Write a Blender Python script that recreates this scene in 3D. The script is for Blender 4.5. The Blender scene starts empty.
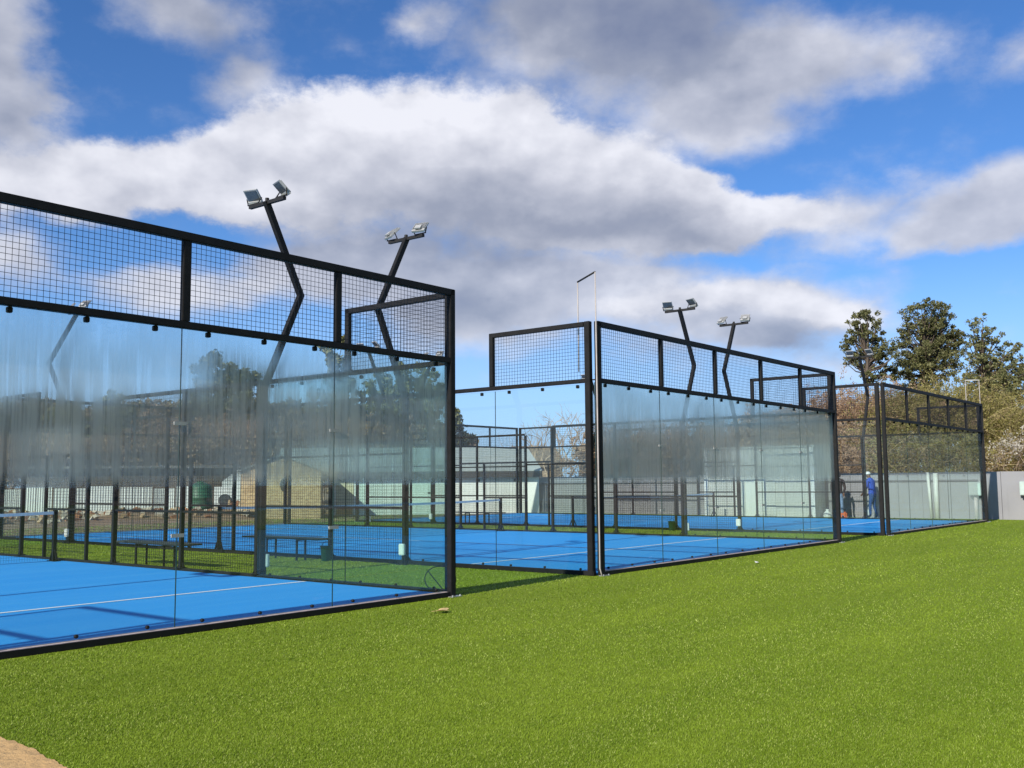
import bpy, bmesh, math, random
import numpy as np
from mathutils import Vector, Matrix, Quaternion, noise as mnoise

random.seed(7)
RNG = np.random.default_rng(11)
R = math.radians
SC = bpy.context.scene
COL = SC.collection

# ------------------------------------------------------------------ geometry of the place
# x runs along the row of courts, y runs across them (0 = glass end wall facing the lawn), metres
W, L, GAP = 10.0, 20.0, 3.34
COURT_X = [-W, GAP, 2 * GAP + W]                 # left edge of each court
ZT, ZG = 3.97, 3.0                               # top of the end wall, top of the glass
TH, FPX, PITCH, ROLL = R(38.69), 998.5, R(5.641), -0.008
CAM = Vector((-9.653, -8.751, 1.44))
RIGHT = Vector((math.sin(TH), -math.cos(TH), 0))
FH = Vector((math.cos(TH), math.sin(TH), 0))
FW = FH * math.cos(PITCH) + Vector((0, 0, 1)) * math.sin(PITCH)
UPV = -FH * math.sin(PITCH) + Vector((0, 0, 1)) * math.cos(PITCH)

def ray(px, py):
    a0, b0 = px - 512, py - 384
    c, s = math.cos(ROLL), math.sin(ROLL)
    a, b = c * a0 + s * b0, -s * a0 + c * b0
    return RIGHT * (a / FPX) - UPV * (b / FPX) + FW

def at_depth(px, py, d):
    r = ray(px, py)
    return CAM + r * (d / r.dot(FH))

def on_ground(px, py, z=0.0):
    r = ray(px, py)
    return CAM + r * ((z - CAM.z) / r.z)

def foot(px, d):
    p = at_depth(px, 480, d)
    return Vector((p.x, p.y, 0))

# ------------------------------------------------------------------ camera
cam = bpy.data.cameras.new('camera')
cam.sensor_width = 36
cam.lens = FPX / 1024 * 36
cam.clip_start, cam.clip_end = 0.05, 3000
camo = bpy.data.objects.new('camera', cam)
COL.objects.link(camo)
cr, sr = math.cos(-ROLL), math.sin(-ROLL)
# image rotated by ROLL: rotate the camera axes round the view direction
xr = RIGHT * math.cos(ROLL) + UPV * -math.sin(ROLL) * -1
q = Quaternion(FW, -ROLL)
xa, ya = q @ RIGHT, q @ UPV
M = Matrix((xa, ya, -FW)).transposed().to_4x4()
M.translation = CAM
camo.matrix_world = M
SC.camera = camo

# ------------------------------------------------------------------ view
SC.view_settings.view_transform = 'Standard'
SC.view_settings.look = 'None'
SC.view_settings.exposure = 0.30
SC.view_settings.gamma = 1.0
SC.view_settings.use_curve_mapping = False
SC.render.engine = 'CYCLES'
SC.cycles.use_denoising = True
SC.cycles.max_bounces = 8
SC.cycles.diffuse_bounces = 3
SC.cycles.glossy_bounces = 3
SC.cycles.transmission_bounces = 8
SC.cycles.transparent_max_bounces = 48
SC.cycles.caustics_reflective = False
SC.cycles.caustics_refractive = False
SC.cycles.sample_clamp_indirect = 4.0

# ------------------------------------------------------------------ node helpers
class NT:
    def __init__(self, tree):
        self.t = tree
        self.n = tree.nodes
        self.l = tree.links
    def new(self, typ, **kw):
        nd = self.n.new(typ)
        for k, v in kw.items():
            setattr(nd, k, v)
        return nd
    def put(self, sock, v):
        if v is None:
            return
        if isinstance(v, bpy.types.NodeSocket):
            self.l.new(v, sock)
        elif isinstance(v, (tuple, list)) and sock.type == 'RGBA':
            sock.default_value = (v[0], v[1], v[2], 1)
        else:
            sock.default_value = v
    def math(self, op, a, b=None, c=None, clamp=False):
        nd = self.new('ShaderNodeMath', operation=op, use_clamp=clamp)
        for s, v in zip(nd.inputs, (a, b, c)):
            self.put(s, v)
        return nd.outputs[0]
    def vmath(self, op, a, b=None, out=0):
        nd = self.new('ShaderNodeVectorMath', operation=op)
        self.put(nd.inputs[0], a)
        if b is not None:
            self.put(nd.inputs[1], b)
        return nd.outputs[out]
    def noise(self, vec, scale, detail=4.0, rough=0.55, dist=0.0, dim='3D'):
        nd = self.new('ShaderNodeTexNoise', noise_dimensions=dim)
        self.put(nd.inputs['Vector'], vec)
        nd.inputs['Scale'].default_value = scale
        nd.inputs['Detail'].default_value = detail
        nd.inputs['Roughness'].default_value = rough
        nd.inputs['Distortion'].default_value = dist
        return nd
    def ramp(self, fac, stops, interp='LINEAR'):
        nd = self.new('ShaderNodeValToRGB')
        nd.color_ramp.interpolation = interp
        els = nd.color_ramp.elements
        while len(els) < len(stops):
            els.new(0.5)
        for e, (p, c) in zip(els, stops):
            e.position = p
            e.color = (c, c, c, 1) if isinstance(c, (int, float)) else (c[0], c[1], c[2], 1)
        self.put(nd.inputs[0], fac)
        return nd.outputs[0]
    def mix(self, fac, a, b, blend='MIX'):
        nd = self.new('ShaderNodeMix', data_type='RGBA', blend_type=blend)
        self.put(nd.inputs['Factor'], fac)
        self.put(nd.inputs[6], a)
        self.put(nd.inputs[7], b)
        return nd.outputs[2]
    def smooth(self, x, lo, hi):
        nd = self.new('ShaderNodeMapRange', interpolation_type='SMOOTHSTEP')
        self.put(nd.inputs[0], x)
        nd.inputs[1].default_value, nd.inputs[2].default_value = lo, hi
        return nd.outputs[0]
    def mapping(self, vec, loc=(0, 0, 0), rot=(0, 0, 0), scale=(1, 1, 1), typ='POINT'):
        nd = self.new('ShaderNodeMapping', vector_type=typ)
        self.put(nd.inputs[0], vec)
        nd.inputs['Location'].default_value = loc
        nd.inputs['Rotation'].default_value = rot
        nd.inputs['Scale'].default_value = scale
        return nd.outputs[0]

def material(name):
    m = bpy.data.materials.new(name)
    m.use_nodes = True
    nt = NT(m.node_tree)
    b = m.node_tree.nodes['Principled BSDF']
    return m, nt, b

def plain(name, col, rough=0.6, metal=0.0, vary=0.12, scale=6.0, bump=0.0, spec=0.5):
    """a painted / metal / cloth surface with slight mottling"""
    m, nt, b = material(name)
    pos = nt.new('ShaderNodeNewGeometry').outputs['Position']
    nz = nt.noise(pos, scale, 5, 0.6).outputs[0]
    lo = tuple(c * (1 - vary) for c in col)
    hi = tuple(min(1, c * (1 + vary)) for c in col)
    nt.put(b.inputs['Base Color'], nt.ramp(nz, [(0.3, lo), (0.7, hi)]))
    b.inputs['Roughness'].default_value = rough
    b.inputs['Metallic'].default_value = metal
    b.inputs['Specular IOR Level'].default_value = spec
    if bump:
        bp = nt.new('ShaderNodeBump')
        bp.inputs['Strength'].default_value = bump
        bp.inputs['Distance'].default_value = 0.01
        nt.put(bp.inputs['Height'], nt.noise(pos, scale * 8, 4, 0.6).outputs[0])
        nt.put(b.inputs['Normal'], bp.outputs[0])
    return m

# ------------------------------------------------------------------ mesh helpers
class MB:
    """collects shapes; build() links them as ONE mesh object"""
    def __init__(self):
        self.v, self.f, self.mi, self.cur = [], [], [], 0
    def mat(self, i):
        self.cur = i
        return self
    def add(self, vs, fs):
        o = len(self.v)
        self.v += [tuple(p) for p in vs]
        for f in fs:
            self.f.append([i + o for i in f])
            self.mi.append(self.cur)
        return self
    def box(self, lo, hi, M=None):
        x0, y0, z0 = lo
        x1, y1, z1 = hi
        vs = [Vector(p) for p in ((x0, y0, z0), (x1, y0, z0), (x1, y1, z0), (x0, y1, z0),
                                  (x0, y0, z1), (x1, y0, z1), (x1, y1, z1), (x0, y1, z1))]
        if M is not None:
            vs = [M @ p for p in vs]
        return self.add(vs, [(0, 3, 2, 1), (4, 5, 6, 7), (0, 1, 5, 4), (1, 2, 6, 5), (2, 3, 7, 6), (3, 0, 4, 7)])
    def bar(self, p0, p1, w, h=None, side=None):
        """square bar from p0 to p1"""
        h = h or w
        p0, p1 = Vector(p0), Vector(p1)
        d = (p1 - p0).normalized()
        s = Vector(side) if side is not None else (Vector((0, 0, 1)).cross(d) if abs(d.z) < 0.95 else Vector((1, 0, 0)))
        s = (s - d * s.dot(d)).normalized()
        t = d.cross(s)
        vs = []
        for p in (p0, p1):
            for a, b in ((-1, -1), (1, -1), (1, 1), (-1, 1)):
                vs.append(p + s * (a * w / 2) + t * (b * h / 2))
        return self.add(vs, [(3, 2, 1, 0), (4, 5, 6, 7), (0, 1, 5, 4), (1, 2, 6, 5), (2, 3, 7, 6), (3, 0, 4, 7)])
    def sweep(self, pts, w, h=None, side=(0, 1, 0)):
        """mitred square section along a polyline"""
        h = h or w
        pts = [Vector(p) for p in pts]
        s = Vector(side).normalized()
        rings = []
        for i, p in enumerate(pts):
            d0 = (p - pts[i - 1]).normalized() if i else (pts[1] - p).normalized()
            d1 = (pts[i + 1] - p).normalized() if i < len(pts) - 1 else d0
            d = (d0 + d1).normalized()
            t = d.cross(s).normalized()
            k = 1 / max(0.3, d.dot(d0))
            rings.append([p + s * (a * w / 2) + t * (b * h / 2 * k) for a, b in ((-1, -1), (1, -1), (1, 1), (-1, 1))])
        vs = [p for r in rings for p in r]
        fs = [(3, 2, 1, 0)]
        for i in range(len(pts) - 1):
            a = i * 4
            for j in range(4):
                fs.append((a + j, a + (j + 1) % 4, a + 4 + (j + 1) % 4, a + 4 + j))
        a = (len(pts) - 1) * 4
        fs.append((a, a + 1, a + 2, a + 3))
        return self.add(vs, fs)
    def tube(self, pts, radii, n=8, cap=True):
        pts = [Vector(p) for p in pts]
        if isinstance(radii, (int, float)):
            radii = [radii] * len(pts)
        vs, fs = [], []
        ref = None
        for i, p in enumerate(pts):
            d = (pts[min(i + 1, len(pts) - 1)] - pts[max(i - 1, 0)]).normalized()
            if ref is None:
                ref = d.orthogonal().normalized()
            s = (ref - d * ref.dot(d)).normalized()
            ref = s
            t = d.cross(s)
            for k in range(n):
                a = 2 * math.pi * k / n
                vs.append(p + (s * math.cos(a) + t * math.sin(a)) * radii[i])
        for i in range(len(pts) - 1):
            for k in range(n):
                fs.append((i * n + k, i * n + (k + 1) % n, (i + 1) * n + (k + 1) % n, (i + 1) * n + k))
        if cap:
            fs.append(tuple(range(n))[::-1])
            fs.append(tuple((len(pts) - 1) * n + k for k in range(n)))
        return self.add(vs, fs)
    def lathe(self, c, prof, n=20):
        """profile of (radius, z) pairs about a vertical axis at c"""
        vs, fs = [], []
        for r, z in prof:
            for k in range(n):
                a = 2 * math.pi * k / n
                vs.append((c[0] + r * math.cos(a), c[1] + r * math.sin(a), c[2] + z))
        for i in range(len(prof) - 1):
            for k in range(n):
                fs.append((i * n + k, i * n + (k + 1) % n, (i + 1) * n + (k + 1) % n, (i + 1) * n + k))
        fs.append(tuple(range(n))[::-1])
        fs.append(tuple((len(prof) - 1) * n + k for k in range(n)))
        return self.add(vs, fs)
    def mesh(self, name, mats, smooth=False, bevel=0.0):
        me = bpy.data.meshes.new(name)
        me.from_pydata(self.v, [], self.f)
        mats = mats if isinstance(mats, (list, tuple)) else [mats]
        for m in mats:
            me.materials.append(m)
        if len(mats) > 1:
            me.polygons.foreach_set('material_index', self.mi)
        if smooth:
            me.polygons.foreach_set('use_smooth', [True] * len(me.polygons))
        if bevel:
            bm = bmesh.new()
            bm.from_mesh(me)
            bmesh.ops.bevel(bm, geom=bm.edges[:], offset=bevel, segments=2, affect='EDGES', clamp_overlap=True)
            bm.to_mesh(me)
            bm.free()
        me.update()
        return me
    def build(self, name, mats, parent=None, smooth=False, bevel=0.0):
        return link(name, self.mesh(name, mats, smooth, bevel), parent)

def link(name, me, parent=None, loc=None):
    o = bpy.data.objects.new(name, me)
    COL.objects.link(o)
    if parent is not None:
        o.parent = parent
    if loc is not None:
        o.location = loc
    return o

def tag(o, label, cat, group=None, kind=None):
    o['label'] = label
    o['category'] = cat
    if group:
        o['group'] = group
    if kind:
        o['kind'] = kind
    return o

def thing(name, label, cat, loc=(0, 0, 0), rz=0.0, group=None):
    o = bpy.data.objects.new(name, None)
    o.empty_display_size = 0.2
    COL.objects.link(o)
    o.location = loc
    o.rotation_euler = (0, 0, rz)
    return tag(o, label, cat, group)

def structure(o):
    o['kind'] = 'structure'
    return o

def copy_thing(o, parent=None):
    c = o.copy()
    COL.objects.link(c)
    c.parent = parent
    for ch in list(o.children):
        copy_thing(ch, c)
    return c

def np_mesh(name, verts, faces, mat, k):
    """fast mesh from numpy arrays; k verts per face"""
    me = bpy.data.meshes.new(name)
    nf = len(faces)
    me.vertices.add(len(verts))
    me.vertices.foreach_set('co', np.asarray(verts, np.float32).ravel())
    me.loops.add(nf * k)
    me.loops.foreach_set('vertex_index', np.asarray(faces, np.int32).ravel())
    me.polygons.add(nf)
    me.polygons.foreach_set('loop_start', np.arange(0, nf * k, k, dtype=np.int32))
    me.update(calc_edges=True)
    me.materials.append(mat)
    return me

# ------------------------------------------------------------------ light and sky
SUN_EL, SUN_AZ_OFF = R(30.8), R(5.0)
travel = Vector((math.cos(SUN_AZ_OFF) * math.cos(SUN_EL), math.sin(SUN_AZ_OFF) * math.cos(SUN_EL), -math.sin(SUN_EL)))
sun = bpy.data.lights.new('sun', 'SUN')
sun.energy = 4.6
sun.angle = R(0.5)
sun.color = (1.0, 0.94, 0.84)
suno = bpy.data.objects.new('sun', sun)
COL.objects.link(suno)
suno.rotation_euler = travel.to_track_quat('-Z', 'Y').to_euler()

SKY_STRENGTH = 0.10
def build_world():
    w = bpy.data.worlds.new('World')
    SC.world = w
    w.use_nodes = True
    nt = NT(w.node_tree)
    bg = w.node_tree.nodes['Background']
    sky = nt.new('ShaderNodeTexSky', sky_type='NISHITA')
    sky.sun_disc = False
    sky.sun_elevation = SUN_EL
    to_sun = -travel
    sky.sun_rotation = math.atan2(to_sun.x, to_sun.y)
    sky.air_density, sky.dust_density, sky.ozone_density = 0.9, 0.0, 4.0
    hs = nt.new('ShaderNodeHueSaturation')
    hs.inputs['Saturation'].default_value = 1.15
    hs.inputs['Value'].default_value = SKYV
    nt.put(hs.inputs['Color'], sky.outputs[0])
    d = nt.new('ShaderNodeTexCoord').outputs['Generated']
    # compass coordinates of the sky: degrees of azimuth and height
    sep = nt.new('ShaderNodeSeparateXYZ')
    nt.put(sep.inputs[0], d)
    fx = nt.math('ADD', nt.math('MULTIPLY', sep.outputs[0], math.cos(TH)), nt.math('MULTIPLY', sep.outputs[1], math.sin(TH)))
    rx = nt.math('SUBTRACT', nt.math('MULTIPLY', sep.outputs[0], math.sin(TH)), nt.math('MULTIPLY', sep.outputs[1], math.cos(TH)))
    az = nt.math('MULTIPLY', nt.math('ARCTAN2', rx, fx), 180 / math.pi)
    el = nt.math('MULTIPLY', nt.math('ARCSINE', sep.outputs[2]), 180 / math.pi)
    comb = nt.new('ShaderNodeCombineXYZ')
    nt.put(comb.inputs[0], az)
    nt.put(comb.inputs[1], el)
    P = comb.outputs[0]
    # warp for ragged cloud edges
    n1 = nt.noise(nt.mapping(P, scale=(1, 1.5, 1)), 0.10, 8, 0.58)
    w1 = nt.vmath('SUBTRACT', n1.outputs['Color'], (0.5, 0.5, 0.5))
    w1 = nt.vmath('MULTIPLY', w1, (10.0, 5.0, 0))
    PW = nt.vmath('ADD', P, w1)
    def azel(px, py):
        r = ray(px, py).normalized()
        return math.degrees(math.atan2(r.dot(RIGHT), r.dot(FH))), math.degrees(math.asin(r.z))
    def field(blobs, vec):
        acc = None
        for px, py, sx, sy, rot, wt in blobs:
            a, e = azel(px, py)
            k = 0.0545
            mp = nt.mapping(vec, loc=(a, e, 0), rot=(0, 0, R(rot)), scale=(sx * k, sy * k, 1), typ='TEXTURE')
            g = nt.new('ShaderNodeTexGradient', gradient_type='SPHERICAL')
            nt.put(g.inputs[0], mp)
            t = nt.math('MULTIPLY', g.outputs['Fac'], wt)
            acc = t if acc is None else nt.math('ADD', acc, t)
        return acc
    crisp = nt.noise(nt.mapping(P, scale=(1, 1.25, 1)), 0.30, 12, 0.66).outputs[0]
    fine = nt.noise(nt.mapping(P, scale=(1, 1.5, 1)), 0.22, 9, 0.6).outputs[0]
    big = nt.noise(nt.mapping(P, scale=(1, 1.8, 1)), 0.12, 3, 0.5).outputs[0]
    main = nt.math('ADD', field(CUMULUS, PW), nt.math('MULTIPLY', nt.math('SUBTRACT', crisp, 0.5), 0.85))
    a_main = nt.smooth(main, 0.24, 0.72)
    soft = nt.math('ADD', field(SOFT, PW), nt.math('MULTIPLY', nt.math('SUBTRACT', fine, 0.5), 1.35))
    far = nt.smooth(nt.math('ABSOLUTE', az), 32, 55)             # elsewhere in the sky: broken cloud
    soft = nt.math('ADD', soft, nt.math('MULTIPLY', far, nt.math('ADD', 0.1, nt.math('MULTIPLY', nt.math('SUBTRACT', big, 0.45), 3.0))))
    a_soft = nt.math('MULTIPLY', nt.smooth(soft, -0.02, 1.15), 0.95)
    alpha = nt.math('SUBTRACT', 1.0, nt.math('MULTIPLY', nt.math('SUBTRACT', 1.0, a_main), nt.math('SUBTRACT', 1.0, a_soft)))
    # billows are white towards the sun, grey-mauve underneath
    shade = field(SHADES, PW)
    shift = nt.vmath('ADD', P, (-0.6, 1.0, 0.0))
    fine1 = nt.noise(nt.mapping(P, scale=(1, 1.4, 1)), 0.24, 4, 0.5).outputs[0]
    fine2 = nt.noise(nt.mapping(shift, scale=(1, 1.4, 1)), 0.24, 4, 0.5).outputs[0]
    relief = nt.math('MULTIPLY', nt.math('SUBTRACT', fine1, fine2), 0.62)
    lum = nt.math('SUBTRACT', nt.math('ADD', 0.75, relief), shade)
    lum = nt.math('ADD', lum, nt.math('MULTIPLY', a_main, 0.12), clamp=True)
    k = 1 / SKY_STRENGTH
    ccol = nt.ramp(lum, [(0.0, (0.18, 0.21, 0.31)), (0.35, (0.285, 0.31, 0.39)), (0.65, (0.475, 0.49, 0.56)), (0.95, (0.74, 0.745, 0.80))])
    ccol = nt.vmath('SCALE', ccol, None)
    ccol.node.inputs['Scale'].default_value = k
    clear = nt.mix(1.0, hs.outputs[0], (0.90, 0.98, 1.16), 'MULTIPLY')
    low = nt.math('SUBTRACT', 1.0, nt.smooth(el, 0.0, 13.0))
    pale = nt.vmath('SCALE', (0.34, 0.53, 0.86), None)
    pale.node.inputs['Scale'].default_value = k
    clear = nt.mix(nt.math('MULTIPLY', low, 0.85), clear, pale)
    col = nt.mix(nt.math('MULTIPLY', alpha, 0.95), clear, ccol)
    nt.put(bg.inputs['Color'], col)
    bg.inputs['Strength'].default_value = SKY_STRENGTH
    w.cycles.sampling_method = 'MANUAL'
    w.cycles.sample_map_resolution = 512

SKYV = 1.0
# cloud banks: compass position, half-width, half-height, tilt, weight
CUMULUS = [   # the sunlit bank across the middle
    (20, 175, 150, 62, 0, 0.9), (140, 172, 140, 60, 0, 0.9), (235, 155, 130, 66, 10, 1.0), (330, 140, 140, 80, 6, 1.15), (430, 135, 150, 88, 0, 1.2),
    (530, 160, 160, 92, -8, 1.2), (630, 190, 150, 78, -14, 1.1), (720, 205, 130, 52, -10, 0.95), (790, 205, 100, 34, -4, 0.62), 
    (430, 215, 240, 60, 0, 0.8), (590, 235, 190, 48, 0, 0.7), (250, 205, 140, 40, 0, 0.5),
    (700, 300, 130, 34, 0, 0.7), (800, 300, 110, 36, -4, 0.85), (860, 312, 70, 24, 0, 0.6), (620, 300, 100, 28, 0, 0.5),
]
SOFT = [      # thinner cloud
    (560, 25, 170, 85, 0, 1.5), (680, 40, 170, 100, 0, 1.5), (790, 75, 130, 75, 8, 1.2), (880, 55, 90, 50, 10, 0.6), (720, 120, 100, 50, 0, 0.6),
    (180, 2, 130, 42, 0, 1.2), (250, 60, 60, 70, 35, 0.7), (-12, 55, 66, 130, 0, 1.6), (25, 110, 50, 40, 0, 0.7), (425, 25, 40, 26, 0, 0.7), (330, 25, 60, 26, 0, 0.3), (255, 80, 40, 26, 0, 0.4),
    (420, 275, 200, 62, 0, 1.5), (330, 250, 120, 50, 0, 1.0), (480, 325, 130, 60, 0, 1.4), (560, 280, 130, 46, 0, 1.1), (25, 262, 80, 50, 0, 1.3), (170, 300, 110, 34, 0, 1.0), (260, 285, 110, 40, 0, 1.0),
    (690, 310, 190, 52, -3, 1.3), (800, 305, 150, 52, 0, 1.3), (720, 350, 120, 32, 0, 0.9), (830, 360, 60, 26, 0, 0.8), (630, 270, 120, 26, 0, 0.7), (905, 350, 40, 18, 0, 0.5),
    (990, 205, 105, 46, 12, 1.7), (960, 235, 80, 26, 6, 1.0), (1022, 45, 70, 34, 20, 0.8), (850, 240, 120, 26, 0, 0.4), (850, 207, 110, 36, -3, 1.2), (640, 130, 120, 60, 0, 0.6),
]
SHADES = [
    (540, 225, 300, 58, -3, 0.50), (420, 235, 190, 55, 0, 0.25), (690, 232, 140, 40, -8, 0.30), (140, 215, 200, 40, 0, 0.25),
    (600, 20, 230, 90, 0, 0.62), (700, 40, 160, 110, 0, 0.35), (460, 300, 170, 66, 0, 0.45), (780, 345, 150, 28, 0, 0.50), (700, 318, 130, 26, 0, 0.25), (200, 0, 150, 60, 0, 0.42), (240, 70, 90, 60, 0, 0.25),
    (-10, 70, 90, 120, 0, 0.36), (985, 215, 120, 60, 0, 0.16), (810, 80, 110, 60, 0, 0.12), (300, 255, 130, 60, 0, 0.25),
    (330, 95, 130, 34, 6, -0.12), (440, 82, 140, 30, 0, -0.14), (740, 165, 110, 28, -20, -0.10), (420, 170, 260, 50, 0, 0.20), (640, 190, 150, 40, -10, 0.15),
]
build_world()
#SKY_END

# ------------------------------------------------------------------ materials
STEEL = plain('black_steel', (0.014, 0.0135, 0.0135), 0.55, 0.0, 0.25, 9, spec=0.18)
STEEL2 = plain('charcoal_steel', (0.022, 0.021, 0.021), 0.55, 0.0, 0.25, 9, spec=0.2)
WIRE = plain('black_wire', (0.012, 0.012, 0.013), 0.5, 0, 0.1)
ALU = plain('cast_aluminium', (0.50, 0.51, 0.52), 0.38, 0.75, 0.08)
GREYALU = plain('grey_housing', (0.42, 0.42, 0.41), 0.5, 0.1, 0.08)
LENS = plain('lamp_lens', (0.10, 0.11, 0.12), 0.12, 0.0, 0.2, 20)
REFL = plain('lamp_reflector', (0.80, 0.80, 0.78), 0.3, 0.2, 0.05)
WHITE = plain('white_plastic', (0.72, 0.72, 0.70), 0.45, 0, 0.06)
PVC = plain('white_pipe', (0.66, 0.64, 0.58), 0.45, 0, 0.08)
PVCG = plain('weathered_pipe', (0.42, 0.38, 0.35), 0.6, 0, 0.15)
BLACK = plain('black_rubber', (0.012, 0.012, 0.012), 0.6)
SHEEN_CONC = plain('sheen_concrete', (0.50, 0.40, 0.36), 0.85, 0, 0.2, 14)  # pink tone paints sun sheen on the rail top; also the concrete ledge
GREENP = plain('green_plastic', (0.015, 0.09, 0.05), 0.45, 0, 0.15)
NETM = plain('net_cord', (0.012, 0.013, 0.014), 0.8)
TAPE = plain('net_tape', (0.70, 0.72, 0.72), 0.7, 0, 0.08, 20)
BENCHM = plain('bench_slats', (0.035, 0.045, 0.042), 0.6, 0, 0.2)

def glass_material(name, kind):
    m = bpy.data.materials.new(name)
    m.use_nodes = True
    nt = NT(m.node_tree)
    nt.n.clear()
    out = nt.new('ShaderNodeOutputMaterial')
    geo = nt.new('ShaderNodeNewGeometry')
    front = nt.math('SUBTRACT', 1.0, geo.outputs['Backfacing'])
    tr = nt.new('ShaderNodeBsdfTransparent')
    tr.inputs[0].default_value = (0.865, 0.955, 0.935, 1) if kind == 'side' else (0.945, 0.988, 0.978, 1)
    gl = nt.new('ShaderNodeBsdfAnisotropic') if False else nt.new('ShaderNodeBsdfGlossy')
    gl.inputs['Roughness'].default_value = 0.0
    gl.inputs['Color'].default_value = (0.95, 1, 0.98, 1)
    fr = nt.new('ShaderNodeFresnel')
    fr.inputs['IOR'].default_value = 1.5
    fac = nt.math('MULTIPLY', nt.math('MULTIPLY', fr.outputs[0], 1.1), front, clamp=True)
    mx = nt.new('ShaderNodeMixShader')
    nt.put(mx.inputs[0], fac)
    nt.put(mx.inputs[1], tr.outputs[0])
    nt.put(mx.inputs[2], gl.outputs[0])
    res = mx.outputs[0]
    # dirt film and condensation
    sp = nt.new('ShaderNodeSeparateXYZ')
    nt.put(sp.inputs[0], geo.outputs['Position'])
    s = nt.math('ADD', sp.outputs[0], nt.math('MULTIPLY', sp.outputs[1], 0.97))
    z = sp.outputs[2]
    cb = nt.new('ShaderNodeCombineXYZ')
    nt.put(cb.inputs[0], s)
    nt.put(cb.inputs[1], z)
    V = cb.outputs[0]
    film = nt.math('MULTIPLY', nt.noise(nt.mapping(V, scale=(1.6, 0.8, 1)), 1.0, 5, 0.6).outputs[0], 0.012 if kind == 'side' else 0.035)
    if kind not in ('clear', 'side'):
        strength, lowz, highz, hold = {'drip': (0.97, 1.50, 3.05, 0.28), 'full': (0.95, 1.46, 3.25, 0.65), 'light': (0.22, 1.52, 2.95, 0.5)}[kind]
        drip = nt.noise(nt.mapping(V, scale=(11, 0.55, 1)), 1.0, 5, 0.62).outputs[0]
        thin = nt.noise(nt.mapping(V, scale=(34, 1.1, 1)), 1.0, 3, 0.6).outputs[0]
        patch = nt.noise(nt.mapping(V, loc=(2.3, 0, 0), scale=(0.62, 0.35, 1)), 1.0, 2, 0.5).outputs[0]
        streak = nt.math('ADD', nt.math('MULTIPLY', drip, 0.6), nt.math('MULTIPLY', thin, 0.4))
        streak = nt.smooth(streak, 0.30, 0.56)
        zz = nt.math('ADD', z, nt.math('MULTIPLY', nt.math('SUBTRACT', drip, 0.5), 0.55))
        zt = nt.math('ADD', zz, nt.math('MULTIPLY', nt.math('SUBTRACT', patch, 0.5), 1.3))
        band = nt.math('MULTIPLY', nt.smooth(nt.math('ADD', z, nt.math('MULTIPLY', nt.math('SUBTRACT', thin, 0.5), 0.10)), lowz - 0.10, lowz + 0.09),
                       nt.math('SUBTRACT', 1.0, nt.smooth(zt, highz - 0.45, highz + 0.12)))
        body = nt.math('ADD', nt.math('MULTIPLY', streak, 1.0 - hold), hold)
        body = nt.math('MULTIPLY', body, nt.math('ADD', nt.math('MULTIPLY', nt.smooth(patch, 0.34, 0.58), 0.65 * (1 - hold)), 1 - 0.65 * (1 - hold)))
        mask = nt.math('MULTIPLY', nt.math('MULTIPLY', band, body), strength, clamp=True)
        rf = nt.new('ShaderNodeBsdfRefraction')
        rf.inputs['IOR'].default_value = 1.035
        rf.inputs['Roughness'].default_value = 0.5
        rf.inputs['Color'].default_value = (0.93, 0.97, 0.95, 1)
        veil = nt.new('ShaderNodeMixShader')
        di = nt.new('ShaderNodeBsdfDiffuse')
        di.inputs[0].default_value = (0.78, 0.71, 0.55, 1)
        tl = nt.new('ShaderNodeBsdfTranslucent')
        tl.inputs[0].default_value = (0.78, 0.71, 0.55, 1)
        veil.inputs[0].default_value = 0.5
        nt.put(veil.inputs[1], di.outputs[0])
        nt.put(veil.inputs[2], tl.outputs[0])
        fog = nt.new('ShaderNodeMixShader')
        fog.inputs[0].default_value = {'drip': 0.55, 'full': 0.62, 'light': 0.30}[kind]
        nt.put(fog.inputs[1], rf.outputs[0])
        nt.put(fog.inputs[2], veil.outputs[0])
        m2 = nt.new('ShaderNodeMixShader')
        nt.put(m2.inputs[0], nt.math('MULTIPLY', mask, front))
        nt.put(m2.inputs[1], res)
        nt.put(m2.inputs[2], fog.outputs[0])
        res = m2.outputs[0]
    di2 = nt.new('ShaderNodeBsdfDiffuse')
    di2.inputs[0].default_value = (0.6, 0.6, 0.56, 1)
    m3 = nt.new('ShaderNodeMixShader')
    nt.put(m3.inputs[0], nt.math('MULTIPLY', film, front))
    nt.put(m3.inputs[1], res)
    nt.put(m3.inputs[2], di2.outputs[0])
    nt.put(out.inputs[0], m3.outputs[0])
    return m

GLASS = {k: glass_material('glass_' + k, k) for k in ('clear', 'side', 'drip', 'full', 'light')}

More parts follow.
